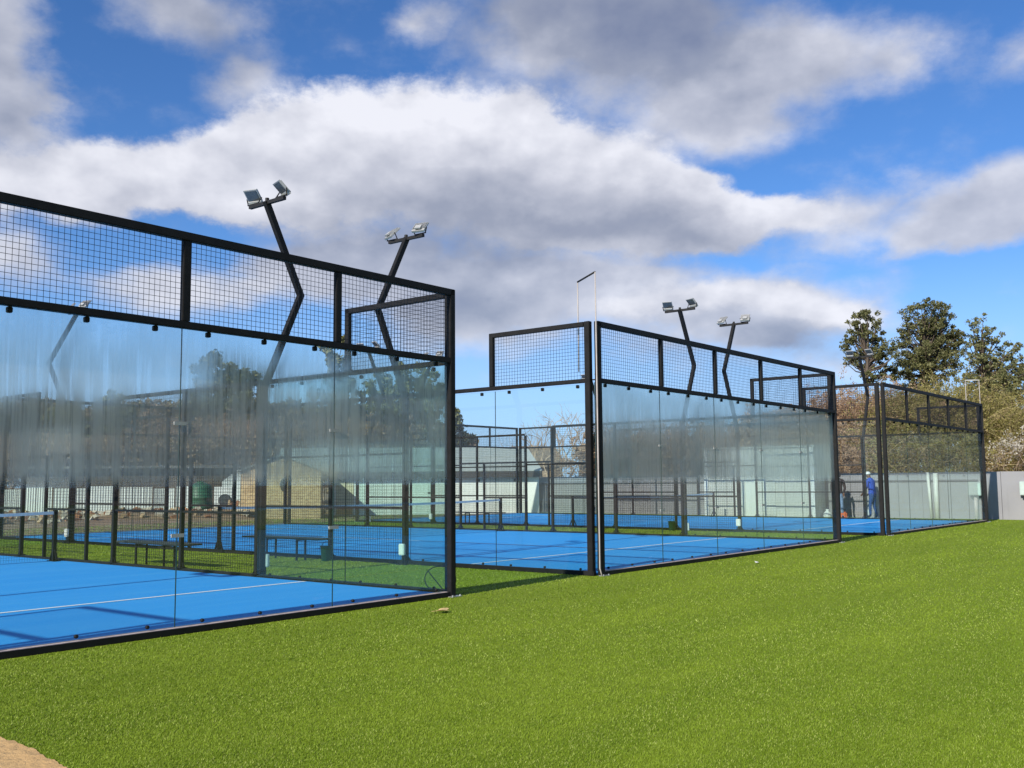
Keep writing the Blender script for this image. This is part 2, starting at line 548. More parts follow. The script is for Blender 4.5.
def turf_material(name, dark, light, tip, scale=1.0):
    m, nt, b = material(name)
    pos = nt.new('ShaderNodeNewGeometry').outputs['Position']
    big = nt.noise(pos, 0.35, 4, 0.55).outputs[0]
    mid = nt.noise(pos, 3.2, 5, 0.6).outputs[0]
    fine = nt.noise(pos, 95 * scale, 3, 0.65).outputs[0]
    c = nt.mix(nt.smooth(fine, 0.30, 0.72), dark, light)
    c = nt.mix(nt.math('MULTIPLY', nt.smooth(fine, 0.62, 0.80), 0.6), c, tip)
    c = nt.mix(nt.math('MULTIPLY', nt.smooth(mid, 0.35, 0.75), 0.22), c, light)
    c = nt.mix(nt.math('MULTIPLY', nt.smooth(big, 0.3, 0.7), 0.25), c, tuple(x * 0.8 for x in light))
    nt.put(b.inputs['Base Color'], c)
    b.inputs['Roughness'].default_value = 0.75
    b.inputs['Specular IOR Level'].default_value = 0.25
    bp = nt.new('ShaderNodeBump')
    bp.inputs['Strength'].default_value = 0.55
    bp.inputs['Distance'].default_value = 0.012
    nt.put(bp.inputs['Height'], fine)
    nt.put(b.inputs['Normal'], bp.outputs[0])
    return m

LAWN = turf_material('lawn_turf', (0.125, 0.178, 0.006), (0.225, 0.292, 0.014), (0.33, 0.40, 0.045))

def blue_material():
    m, nt, b = material('blue_turf')
    pos = nt.new('ShaderNodeNewGeometry').outputs['Position']
    fine = nt.noise(pos, 70, 3, 0.6).outputs[0]
    mid = nt.noise(nt.mapping(pos, scale=(0.25, 2.2, 1)), 1.2, 5, 0.6).outputs[0]
    c = nt.mix(fine, (0.020, 0.250, 0.64), (0.036, 0.330, 0.77))
    c = nt.mix(nt.math('MULTIPLY', nt.smooth(mid, 0.40, 0.70), 0.34), c, (0.070, 0.36, 0.72))
    nt.put(b.inputs['Base Color'], c)
    b.inputs['Roughness'].default_value = 0.8
    b.inputs['Specular IOR Level'].default_value = 0.2
    bp = nt.new('ShaderNodeBump')
    bp.inputs['Strength'].default_value = 0.3
    bp.inputs['Distance'].default_value = 0.006
    nt.put(bp.inputs['Height'], fine)
    nt.put(b.inputs['Normal'], bp.outputs[0])
    return m
BLUE = blue_material()
LINE = plain('white_line_turf', (0.72, 0.75, 0.78), 0.8, 0, 0.12, 40)

def soil_material(name, a, b_, c_):
    m, nt, b = material(name)
    pos = nt.new('ShaderNodeNewGeometry').outputs['Position']
    n1 = nt.noise(pos, 0.5, 6, 0.65).outputs[0]
    n2 = nt.noise(pos, 9, 6, 0.7).outputs[0]
    c = nt.ramp(n1, [(0.3, a), (0.5, b_), (0.7, c_)])
    c = nt.mix(nt.math('MULTIPLY', n2, 0.45), c, tuple(x * 0.45 for x in b_))
    nt.put(b.inputs['Base Color'], c)
    b.inputs['Roughness'].default_value = 0.95
    bp = nt.new('ShaderNodeBump')
    bp.inputs['Strength'].default_value = 0.7
    bp.inputs['Distance'].default_value = 0.04
    nt.put(bp.inputs['Height'], n2)
    nt.put(b.inputs['Normal'], bp.outputs[0])
    return m
DIRT = soil_material('bare_soil', (0.26, 0.13, 0.07), (0.33, 0.20, 0.12), (0.40, 0.29, 0.19))
SAND = soil_material('sand', (0.58, 0.33, 0.12), (0.68, 0.43, 0.18), (0.74, 0.51, 0.25))

# ------------------------------------------------------------------ ground
mb = MB()
mb.box((-900, -900, -1.0), (900, 900, -0.012))
structure(mb.build('ground', DIRT))
mb = MB()
mb.add([(-70, -70, 0), (29.0, -70, 0), (29.0, 20.9, 0), (-70, 20.9, 0)], [(0, 1, 2, 3)])
structure(mb.build('lawn', LAWN))

# sand at the near edge of the lawn
def sand_patch():
    edge = []
    pts = [on_ground(px, py) for px, py in ((-120, 712), (-60, 722), (0, 738), (18, 744), (35, 752), (50, 759), (66, 768), (95, 800), (130, 850))]
    for i in range(len(pts) - 1):
        for k in range(14):
            t = k / 14
            p = pts[i].lerp(pts[i + 1], t)
            n = mnoise.noise(Vector((p.x * 9, p.y * 9, 0))) * 0.05 + mnoise.noise(Vector((p.x * 31, p.y * 31, 3))) * 0.02
            p = p + Vector((0.6, 0.78, 0)) * n
            edge.append((p.x, p.y))
    back = [(edge[-1][0] - 3, edge[-1][1] - 3.5), (edge[0][0] - 5, edge[0][1] - 3)]
    poly = edge + back
    m = MB()
    m.add([(x, y, 0.008) for x, y in poly], [tuple(range(len(poly)))[::-1]])
    o = structure(m.build('sand', SAND))
    me = o.data
    if me.polygons[0].normal.z < 0:
        me.flip_normals()
    return poly
SANDPOLY = sand_patch()

def in_poly(x, y, poly):
    inside = np.zeros(len(x), bool)
    n = len(poly)
    j = n - 1
    for i in range(n):
        xi, yi = poly[i]
        xj, yj = poly[j]
        c = ((yi > y) != (yj > y)) & (x < (xj - xi) * (y - yi) / (yj - yi + 1e-12) + xi)
        inside ^= c
        j = i
    return inside

# short blades of the artificial turf, as far as one can see single blades
SEAM0 = 40.0 - on_ground(700, 693).x
def blade_material():
    m, nt, b = material('turf_blade')
    geo = nt.new('ShaderNodeNewGeometry')
    c = nt.ramp(geo.outputs['Random Per Island'], [(0.0, (0.056, 0.104, 0.003)), (0.5, (0.132, 0.212, 0.008)), (0.85, (0.215, 0.305, 0.026)), (1.0, (0.50, 0.55, 0.17))])
    big = nt.noise(nt.mapping(geo.outputs['Position'], rot=(0, 0, R(8)), scale=(0.35, 1.5, 1)), 0.9, 6, 0.62).outputs[0]
    c = nt.mix(nt.math('MULTIPLY', nt.smooth(big, 0.40, 0.64), 0.6), c, (0.215, 0.300, 0.022))
    roll = nt.noise(nt.mapping(geo.outputs['Position'], scale=(0.12, 0.5, 1)), 1.0, 3, 0.5).outputs[0]
    c = nt.mix(nt.math('MULTIPLY', nt.smooth(roll, 0.45, 0.62), 0.28), c, (0.058, 0.112, 0.003))
    sp = nt.new('ShaderNodeSeparateXYZ')                             # joints between the rolls of turf
    nt.put(sp.inputs[0], geo.outputs['Position'])
    wob = nt.math('MULTIPLY', nt.noise(geo.outputs['Position'], 1.3, 2, 0.5).outputs[0], 0.05)
    u = nt.math('PINGPONG', nt.math('ADD', nt.math('ADD', sp.outputs[0], wob), SEAM0), 2.0)
    c = nt.mix(nt.math('MULTIPLY', nt.math('SUBTRACT', 1.0, nt.smooth(u, 0.015, 0.055)), 0.2), c, (0.040, 0.075, 0.002))
    nt.put(b.inputs['Base Color'], c)
    b.inputs['Roughness'].default_value = 0.6
    b.inputs['Specular IOR Level'].default_value = 0.15
    return m
def grass_blades(n):
    px = RNG.uniform(-30, 1054, n * 2)
    py = 484 + 30 + 270 * RNG.random(n * 2) ** 1.15
    r = np.outer(np.ones(n * 2), FW) + np.outer((px - 512) / FPX, RIGHT) - np.outer((py - 384) / FPX, UPV)
    t = (0 - CAM.z) / r[:, 2]
    x, y = CAM.x + r[:, 0] * t, CAM.y + r[:, 1] * t
    dist = t
    keep = ~in_poly(x, y, SANDPOLY)
    for x0 in COURT_X:
        keep &= ~((x > x0 - 0.11) & (x < x0 + W + 0.11) & (y > -0.11) & (y < L))
    keep &= (x < 28.8)
    # clumped density, thinning out with distance
    x, y, dist = x[keep], y[keep], dist[keep]
    m = len(x)
    d0 = np.clip(dist, 5, 40)
    hgt = RNG.uniform(0.006, 0.015, m) * (0.8 + 0.03 * d0)
    wid = RNG.uniform(0.00013, 0.00027, m) * d0
    ang = RNG.uniform(0, 2 * np.pi, m)
    lean = RNG.normal(0, 0.55, (m, 2)) + np.array([0.25, -0.1])
    dx, dy = np.cos(ang) * wid, np.sin(ang) * wid
    z0 = np.full(m, -0.002)
    mx, my = x + lean[:, 0] * hgt * 0.35, y + lean[:, 1] * hgt * 0.35
    tx, ty = x + lean[:, 0] * hgt, y + lean[:, 1] * hgt
    V = np.stack([np.stack([x - dx, y - dy, z0], 1), np.stack([x + dx, y + dy, z0], 1),
                  np.stack([mx + dx * .9, my + dy * .9, hgt * .6], 1), np.stack([mx - dx * .9, my - dy * .9, hgt * .6], 1),
                  np.stack([tx, ty, hgt], 1)], 1).reshape(-1, 3)
    i = np.arange(m) * 5
    F = np.stack([np.stack([i, i + 1, i + 2], 1), np.stack([i, i + 2, i + 3], 1), np.stack([i + 3, i + 2, i + 4], 1)], 1).reshape(-1, 3)
    o = link('turf_grass', np_mesh('turf_grass', V, F, blade_material(), 3))
    o['kind'] = 'stuff'
    o['label'] = 'short bright green artificial grass blades of the lawn in front of the courts'
    o['category'] = 'grass'
grass_blades(430000)

# ------------------------------------------------------------------ courts
MESHES = {}
def cached(key, fn):
    if key not in MESHES:
        MESHES[key] = fn()
    return MESHES[key]

def wire_mesh(w, h, sp=0.0575, sz=0.056, r=0.0024):
    """welded grid in the xz plane, origin at the lower left corner"""
    def fn():
        m = MB()
        n = max(2, round(w / sp))
        for i in range(1, n):
            x = w * i / n
            m.add([(x - r, -r, 0), (x + r, -r, 0), (x, r, 0), (x - r, -r, h), (x + r, -r, h), (x, r, h)], [(0, 1, 4, 3), (1, 2, 5, 4), (2, 0, 3, 5)])
        n = max(2, round(h / sz))
        for i in range(1, n):
            z = h * i / n
            m.add([(0, r, z - r), (0, r, z + r), (0, 3 * r, z), (w, r, z - r), (w, r, z + r), (w, 3 * r, z)], [(0, 1, 4, 3), (1, 2, 5, 4), (2, 0, 3, 5)])
        return m.mesh('wire_mesh', WIRE)
    return cached(('wire', round(w, 3), round(h, 3), sp), fn)

def part(name, key, fn, parent, loc, rz=0.0, mat=None):
    o = link(name, cached(key, fn), parent, loc)
    o.rotation_euler = (0, 0, rz)
    if mat is not None:
        o.material_slots[0].link = 'OBJECT'
        o.material_slots[0].material = mat
    return o

def bar_mesh(lx, ly, lz, mat=None, bev=0.006):
    return lambda: MB().box((-lx / 2, -ly / 2, 0), (lx / 2, ly / 2, lz)).mesh('bar', mat or STEEL, False, bev)

def pane_mesh():
    m = MB().box((0.003, -0.006, 0), (1.997, 0.006, 2.93))
    m.mi = [1, 1, 0, 1, 0, 1]                                          # ground edges are dark green
    return m.mesh('glass_panel', [GLASS['clear'], plain('glass_edge', (0.012, 0.035, 0.028), 0.3)])
PANE = pane_mesh
def clip_mesh():
    m = MB()
    m.lathe((0, 0, 0), [(0.0, -0.012), (0.014, -0.012), (0.018, -0.004), (0.018, 0.018), (0.013, 0.022), (0.0, 0.022)], 10)
    m.v = [(x, -z, y) for x, y, z in m.v]
    return m.mesh('clip', STEEL, True)
def top_clip_mesh():
    return MB().box((-0.022, -0.030, -0.052), (0.022, 0.020, 0.0)).mesh('clip', STEEL, False, 0.006)
def seam_plate():  # bright bolted joint between two panes
    m = MB()
    m.box((-0.07, -0.016, -0.018), (0.07, -0.0065, 0.018))
    for sx in (-0.055, 0.055):
        m.lathe((sx, 0, 0), [(0, 0), (0.014, 0), (0.014, 0.008), (0, 0.008)], 8)
    return m.mesh('seam_plate', GREYALU, False)

def pane(parent, loc, rz, gmat, clips=True):
    o = part('glass_panel', 'pane', PANE, parent, loc, rz, gmat)
    if clips:
        for cx in (0.3, 1.0, 1.7):
            part('clip', 'clip', clip_mesh, o, (cx, -0.006, 0.035))
            part('clip', 'topclip', top_clip_mesh, o, (cx, 0, 2.925))
    return o

def court(i, fogs, label):
    x0 = COURT_X[i]
    t = thing('court_enclosure', label, 'padel court enclosure', (x0, 0, 0), 0, 'padel court enclosures')
    near = True
    # end walls: at y = 0 and y = L
    for yw, s, rz in ((0.0, -1, 0.0), (L, 1, math.pi)):
        yo = yw + s * 0.045                                           # steel sits outside the glass
        part('base_rail', 'baserail10', bar_mesh(W, 0.012, 0.062, STEEL, 0.003), t, (W / 2, yw + s * 0.0655, 0))
        part('rail', 'toprail', bar_mesh(W - 0.02, 0.08, 0.085), t, (W / 2, yo, ZT - 0.085))
        part('rail', 'midrail', bar_mesh(W - 0.02, 0.07, 0.07), t, (W / 2, yo, ZG - 0.005))
        for px in (0.052, W - 0.052):
            part('post', 'cornerpost', bar_mesh(0.09, 0.08, ZT - 0.002), t, (px, yo, 0.001))
            part('bolt_plate', 'foot', lambda: MB().box((-0.09, -0.05, 0), (0.09, 0.05, 0.012)).lathe((-0.07, -0.03, 0.012), [(0, 0), (0.012, 0), (0.012, 0.016), (0, 0.016)], 6).lathe((0.07, -0.03, 0.012), [(0, 0), (0.012, 0), (0.012, 0.016), (0, 0.016)], 6).mesh('bolt_plate', ALU), t, (px, yo + s * 0.055, 0.0))
        for k in range(1, 5):
            part('post', 'upperpost', bar_mesh(0.085, 0.06, ZT - ZG - 0.155), t, (2.0 * k, yo, ZG + 0.067))
        for k in range(5):
            g = fogs[k] if s < 0 else 'clear'
            xx = 2.0 * k if s < 0 else 2.0 * (k + 1)
            pane(t, (xx, yw, 0.068), rz, GLASS[g], clips=(s < 0))
            w = part('wire_mesh', None, None, t, (xx, yo, ZG + 0.06), rz) if False else link('wire_mesh', wire_mesh(2.0, ZT - ZG - 0.14), t, (xx, yo, ZG + 0.06))
            w.rotation_euler = (0, 0, rz)
            if k and s < 0 and i < 2:
                for zz in (0.95, 2.05):
                    part('seam_plate', 'seam', seam_plate, t, (2.0 * k, -0.001, zz))
    # side walls
    for xw, s in ((0.0, -1), (W, 1)):
        xo = xw + s * 0.045
        rz = math.pi / 2
        part('base_rail', 'baserail20', bar_mesh(0.07, L - 0.02, 0.07, STEEL, 0.004), t, (xo, L / 2, 0.0))
        part('rail', 'rail4', bar_mesh(0.06, 4.05, 0.065), t, (xo, 2.05, ZG - 0.004))
        part('rail', 'rail4', bar_mesh(0.06, 4.05, 0.065), t, (xo, L - 2.05, ZG - 0.004))
        for y0, sg in ((0.0, 1), (L, -1)):
            part('post', 'sidecorner', bar_mesh(0.085, 0.10, ZT - 0.004), t, (xo, y0 + sg * 0.075, 0.002))
            part('post', 'stubpost', bar_mesh(0.07, 0.085, ZT - ZG - 0.06), t, (xo, y0 + sg * 2.05, ZG + 0.058))
            part('rail', 'steprail', bar_mesh(0.07, 1.95, 0.075), t, (xo, y0 + sg * 1.115, ZT - 0.078))
            w = link('wire_mesh', wire_mesh(1.9, ZT - ZG - 0.13), t, (xo, y0 + (0.12 if sg > 0 else -2.02), ZG + 0.06))
            w.rotation_euler = (0, 0, rz)
            for k in range(2):
                yy = y0 + (0.02 + 2.0 * k if sg > 0 else -2.02 - 2.0 * k)
                pane(t, (xw, yy, 0.05), rz, GLASS['side' if (i == 0 and s > 0) else 'clear'], clips=(sg > 0))
        def tall(y):
            part('post', 'tallpost', bar_mesh(0.07, 0.07, ZG - 0.002), t, (xo, y, 0.002))
            part('base_plate', 'plate', lambda: MB().box((-0.07, -0.09, 0), (0.07, 0.09, 0.010)).bar((0, -0.035, 0.09), (0, -0.085, 0.012), 0.03, 0.012).bar((0, 0.035, 0.09), (0, 0.085, 0.012), 0.03, 0.012).mesh('base_plate', STEEL), t, (xo, y, 0.071))
        for y in (4.08, 6.12, 8.25, L - 8.25, L - 6.12, L - 4.08):
            tall(y)
        for y in (9.2, L - 9.2):
            part('post', 'shortpost', bar_mesh(0.06, 0.06, 2.0), t, (xo, y, 0.002))
        for ya, yb in ((4.08, 8.25), (L - 8.25, L - 4.08)):
            for z in (0.98, 1.96, ZG - 0.004):
                part('rail', ('siderail', z > 2.5), bar_mesh(0.045 if z < 2.5 else 0.06, yb - ya - 0.07, 0.04 if z < 2.5 else 0.065), t, (xo, (ya + yb) / 2, z))
            for yy in (ya, ya + 2.085):
                w = link('wire_mesh', wire_mesh(2.085, ZG - 0.08, 0.06, 0.06), t, (xo + 0.026, yy, 0.075))
                w.rotation_euler = (0, 0, rz)
        part('rail', 'lintel', bar_mesh(0.05, 3.43, 0.05), t, (xo, L / 2, 2.003))
        part('rail', 'lowrail', bar_mesh(0.045, 1.54, 0.04), t, (xo, L / 2, 0.98))
        w = link('wire_mesh', wire_mesh(1.6, 1.93, 0.06, 0.06), t, (xo + 0.026, 9.2, 0.075))
        w.rotation_euler = (0, 0, rz)
    # pinkish strip painting the warm sunlit sheen of the base rail top, carpet, lines
    m = MB()
    m.box((x0 + 0.13, -0.0585, 0.0), (x0 + W - 0.13, 0.04, 0.067))
    m.box((x0 + 0.13, L - 0.009, 0.0), (x0 + W - 0.13, L + 0.0585, 0.064))
    structure(m.build('rail_top_sheen', SHEEN_CONC))
    m = MB()
    m.box((x0 + 0.01, 0.04, -0.3), (x0 + W - 0.01, L - 0.01, 0.03))
    surf = structure(m.build('court_surface', BLUE))
    m = MB()
    zl = 0.034
    def strip(xa, ya, xb, yb):
        m.add([(xa, ya, zl), (xb, ya, zl), (xb, yb, zl), (xa, yb, zl)], [(0, 1, 2, 3)])
    for y in (2.85, L - 2.95):
        strip(x0 + 0.03, y - 0.035, x0 + W - 0.03, y + 0.035)
    strip(x0 + W / 2 - 0.025, 2.875, x0 + W / 2 + 0.025, L - 2.975)
    m.build('court_line', LINE, surf)
    return t

COURTS = [
    court(0, ['drip', 'drip', 'drip', 'drip', 'drip'], 'nearest padel court cage with drip-streaked wet glass, cut by the left edge of the photo'),
    court(1, ['full', 'full', 'full', 'full', 'full'], 'middle padel court cage with evenly misted front glass and a white pipe at its corner'),
    court(2, ['light', 'light', 'light', 'light', 'light'], 'farthest padel court cage at the right, beside the grey boundary wall'),
]
COURTS_END = True

# nets
def net(i, label):
    x0 = COURT_X[i]
    t = thing('tennis_net', label, 'net', (x0, L / 2, 0.03), 0, 'court nets')
    w = W - 0.36
    m = MB()
    r = 0.0016
    n = 200
    def top(x):
        k = (x / w - 0.5) * 2
        return 0.86 + 0.05 * k * k
    for a in range(n + 1):
        x = 0.18 + w * a / n
        z = top(x - 0.18)
        m.add([(x - r, -r, 0.02), (x + r, -r, 0.02), (x, r, 0.02), (x - r, -r, z), (x + r, -r, z), (x, r, z)], [(0, 1, 4, 3), (1, 2, 5, 4), (2, 0, 3, 5)])
    for b in range(1, 19):
        for a in range(10):
            xa, xb = 0.18 + w * a / 10, 0.18 + w * (a + 1) / 10
            za, zb = top(xa - 0.18) * b / 19 + 0.02, top(xb - 0.18) * b / 19 + 0.02
            m.add([(xa, -r, za - r), (xa, -r, za + r), (xa, r, za), (xb, -r, zb - r), (xb, -r, zb + r), (xb, r, zb)], [(0, 1, 4, 3), (1, 2, 5, 4), (2, 0, 3, 5)])
    m.build('netting', NETM, t)
    m = MB()
    for a in range(20):
        xa, xb = 0.18 + w * a / 20, 0.18 + w * (a + 1) / 20
        za, zb = top(xa - 0.18), top(xb - 0.18)
        m.add([(xa, -0.008, za - 0.03), (xb, -0.008, zb - 0.03), (xb, -0.008, zb + 0.025), (xa, -0.008, za + 0.025),
               (xa, 0.008, za - 0.03), (xb, 0.008, zb - 0.03), (xb, 0.008, zb + 0.025), (xa, 0.008, za + 0.025)],
              [(0, 1, 2, 3), (5, 4, 7, 6), (3, 2, 6, 7), (1, 0, 4, 5)])
    m.build('tape', TAPE, t)
    for px, s in ((0.16, 1), (W - 0.16, -1)):
        m = MB()
        m.box((px - 0.035, -0.035, 0), (px + 0.035, 0.035, 0.96))
        m.box((px - 0.07, -0.14, 0), (px + 0.07, 0.14, 0.012))
        m.bar((px, -0.035, 0.22), (px, -0.13, 0.012), 0.04, 0.02)
        m.bar((px, 0.035, 0.22), (px, 0.13, 0.012), 0.04, 0.02)
        m.build('net_post', STEEL, t, bevel=0.003)
net(0, 'white taped net of the nearest court at the left edge of the photo')
net(1, 'white taped net across the middle court, behind the first gap between courts')
net(2, 'white taped net of the farthest court, seen through the misted glass')

# floodlight masts
def make_mast():
    t = thing('light_mast', '', 'floodlight mast')
    MB().sweep([(0, 0, 0.0), (0, 0, 2.95), (0.70, 0, 4.52), (-0.02, 0, 5.95)], 0.085, 0.095).build('pole', STEEL, t, bevel=0.004)
    m = MB().box((-0.13, -0.13, 0.0), (0.13, 0.13, 0.014))
    for a, b in ((-1, -1), (1, -1), (1, 1), (-1, 1)):
        m.lathe((0.09 * a, 0.09 * b, 0.014), [(0, 0), (0.014, 0), (0.014, 0.02), (0, 0.02)], 6)
    m.build('base_plate', STEEL, t)
    m = MB().box((-0.03, -0.44, 5.90), (0.03, 0.44, 5.955))
    m.lathe((0, 0, 5.955), [(0.0, 0), (0.032, 0), (0.032, 0.05), (0, 0.05)], 8)
    m.build('cross_bar', STEEL2, t)
    for s in (-1, 1):
        rot = Matrix.Rotation(s * 0.30, 4, 'Z') @ Matrix.Rotation(R(44), 4, 'Y')
        M = Matrix.Translation((0.0, s * 0.36, 6.085)) @ rot @ Matrix.Scale(0.88, 4)
        # the face looks along local -z (down), tilted towards the court
        m = MB()
        m.box((-0.155, -0.145, -0.010), (0.155, 0.145, 0.020), M)
        for k in range(9):
            yk = -0.128 + 0.032 * k
            m.box((-0.13, yk - 0.004, 0.0205), (0.10, yk + 0.004, 0.045), M)
        m.box((0.02, -0.07, 0.0455), (0.14, 0.07, 0.075), M)
        h = m.build('floodlight', GREYALU, t)
        MB().box((-0.135, -0.125, -0.017), (0.070, 0.125, -0.0125), M).build('lens', LENS, h)
        MB().box((0.074, -0.140, -0.030), (0.150, 0.140, -0.0125), M).build('reflector', REFL, h)
        m = MB()
        for sy in (-1, 1):
            m.tube([M @ Vector((0.03, sy * 0.150, 0.01)), M @ Vector((0.03, sy * 0.162, 0.01)), Vector((0.0, s * 0.36 + sy * 0.13, 5.97))], 0.010, 6)
        m.bar((0, s * 0.36 - 0.135, 5.967), (0, s * 0.36 + 0.135, 5.967), 0.03, 0.014)
        m.build('bracket', STEEL2, h)
    b = MB().box((0.052, -0.065, 0.17), (0.115, 0.065, 0.37)).build('junction_box', WHITE, t, bevel=0.012)
    MB().tube([(0.083, 0.0, 0.17), (0.083, 0.0, 0.05), (0.083, -0.02, 0.0)], 0.012, 6).build('cable', BLACK, b)
    return t
MX = 0.10
mast0 = make_mast()
def place_mast(x, y, s, label, first=[True]):
    o = mast0 if first[0] else copy_thing(mast0)
    first[0] = False
    o.location = (x + s * MX, y, 0)
    o.rotation_euler = (0, 0, 0 if s > 0 else math.pi)
    o['label'] = label
    o['group'] = 'bent floodlight masts'
xa, xb, xc = COURT_X
ym = L - 4.05
place_mast(xa + W, 4.05, 1, 'tallest looking floodlight mast, its bend pointing right, rising behind the nearest glass wall')
place_mast(xb, 4.05, -1, 'floodlight mast seen through the mesh at the near court corner, its bend pointing left')
place_mast(xb, ym, -1, 'distant floodlight mast seen through the streaked glass at far left')
place_mast(xb + W, 4.05, 1, 'floodlight mast over the middle court with lamp faces showing, left of a pair')
place_mast(xb + W, ym, 1, 'distant floodlight mast with lamps peeping over glass behind the near mesh, left of two')
place_mast(xc, 4.05, -1, 'floodlight mast over the middle court showing its lamp backs, right of a pair')
place_mast(xc, ym, -1, 'distant floodlight mast with lamps low behind the near court corner, right of two')
place_mast(xc + W, 4.05, 1, 'floodlight mast standing in front of the dark evergreens at right')
place_mast(xc + W, ym, 1, 'distant floodlight mast with lamps low behind the mesh of the middle court')
place_mast(xa, 4.05, -1, 'floodlight mast at the far side of the nearest court')

# white looped conduits at two corners
def conduit(pts, label, dark=None, elbow=None):
    t = thing('conduit_pipe', label, 'pipe', pts[0], 0, 'white looped pipes at court corners')
    base = Vector(pts[0])
    rel = [Vector(p) - base for p in pts]
    MB().tube(rel[:-2] + [rel[-2]] if dark is None else rel[:dark + 1], 0.0105, 8).build('riser', PVCG, t, smooth=True)
    if dark is not None:
        MB().tube(rel[dark:dark + 2], 0.015, 8).build('elbow_pipe', elbow or STEEL2, t, smooth=True)
        MB().tube(rel[dark + 1:], 0.0105, 8).build('drop_pipe', PVCG, t, smooth=True)
    return t
bx = COURT_X[1]
conduit([(bx - 0.06, -0.13, 0.0), (bx - 0.06, -0.09, 0.12), (bx - 0.06, -0.09, 4.74), (bx + 0.1, 0.36, 4.66), (bx + 0.1, 0.36, 3.2)],
        'tall white pipe with dark bent top at the front corner of the middle court', 2)
cx = COURT_X[2] + W
conduit([(cx + 0.14, 0.02, 0.0), (cx + 0.14, 0.02, 0.12), (cx + 0.14, 0.02, 4.80), (cx + 0.14, 0.46, 4.82), (cx + 0.14, 0.46, 3.1)],
        'white pipe looped over the far right corner of the last court', 2, PVC)

# benches and buckets between the courts
def make_bench():
    t = thing('bench', '', 'bench')
    m = MB()
    for k in range(4):
        m.box((-0.19 + k * 0.098, -1.15, 0.40), (-0.19 + k * 0.098 + 0.085, 1.15, 0.43))
    m.build('seat', BENCHM, t, bevel=0.004)
    for y in (-0.45, 0.45):
        MB().box((-0.12, y - 0.015, 0), (-0.09, y + 0.015, 0.40)).box((0.09, y - 0.015, 0), (0.12, y + 0.015, 0.40)).box((-0.089, y - 0.012, 0.37), (0.089, y + 0.012, 0.395)).build('leg', STEEL, t)
    return t
b0 = make_bench()
for k, (x, y, lab) in enumerate(((0.48, 7.6, 'dark slatted bench beside the nearest court, left of two in the first gap'),
                                 (2.85, 6.9, 'dark slatted bench beside the middle court, right of two in the first gap'),
                                 (17.0, 14.2, 'dark slatted bench far off in front of the white building wall'))):
    o = b0 if k == 0 else copy_thing(b0)
    o.location = (x, y, 0)
    o['label'] = lab
    o['group'] = 'benches between the courts'

def bucket(x, y, label):
    t = thing('bucket', label, 'bucket', (x, y, 0), 0, 'green buckets')
    MB().lathe((0, 0, 0), [(0.085, 0), (0.11, 0.26), (0.122, 0.262), (0.122, 0.28), (0.108, 0.28), (0.08, 0.02)], 18).build('body', GREENP, t, smooth=True)
    MB().tube([(0.118 * math.cos(a), 0.03 * math.sin(a) - 0.02, 0.27 + 0.09 * math.sin(a)) for a in np.linspace(0, math.pi, 9)], 0.005, 5).build('handle', STEEL2, t)
bucket(3.0, 5.9, 'small dark green bucket on the grass between the first two courts')
bucket(16.35, 6.1, 'small dark green bucket behind the misted glass of the middle court')

# cable loop, leaf, paper scrap
pts = []
cl = Vector((0.24, 0.42, 0.0))
for k in range(40):
    a = k / 39 * 2 * math.pi * 1.25 - 0.9
    pts.append(cl + Vector((-0.16 * math.cos(a) * 0.55, 0.20 * math.cos(a), 0.17 + 0.17 * math.sin(a))))
pts = [Vector((0.55, 0.9, 0.012))] + pts + [Vector((0.10, 0.2, 0.02))]
tag(MB().tube(pts, 0.007, 6).build('cable', BLACK, smooth=True), 'thin black cable standing in a loop beside the near court corner post', 'cable')

def leaf():
    p = on_ground(442, 613)
    m = MB()
    n = 18
    top, bot = [], []
    for k in range(n):
        a = 2 * math.pi * k / n
        r = 0.06 + 0.018 * math.sin(3 * a) + 0.012 * math.sin(5 * a + 1)
        top.append((p.x + r * 1.7 * math.cos(a), p.y + r * 1.1 * math.sin(a), 0.036 + 0.010 * math.sin(2 * a)))
        bot.append((top[-1][0], top[-1][1], top[-1][2] - 0.004))
    m.add(top + [(p.x, p.y, 0.022)] + bot, [(k, (k + 1) % n, n) for k in range(n)] + [(k, n + 1 + k, n + 1 + (k + 1) % n, (k + 1) % n) for k in range(n)] + [tuple(n + 1 + k for k in range(n))[::-1]])
    tag(m.build('dry_leaf', plain('dry_leaf', (0.62, 0.45, 0.20), 0.7, 0, 0.25, 40)), 'pale tan dry leaf lying on the lawn near the court corner', 'leaf')
leaf()
p = on_ground(757, 564)
m = MB()
m.add([(p.x - .05, p.y, .025), (p.x, p.y - .04, .034), (p.x + .06, p.y + .01, .028), (p.x + .01, p.y + .05, .05), (p.x, p.y, .012)], [(0, 1, 3), (1, 2, 3), (0, 4, 1), (1, 4, 2), (2, 4, 3), (3, 4, 0)])
tag(m.build('paper_scrap', WHITE), 'tiny white paper scrap on the lawn in front of the middle court', 'litter')
#COURTS_DONE

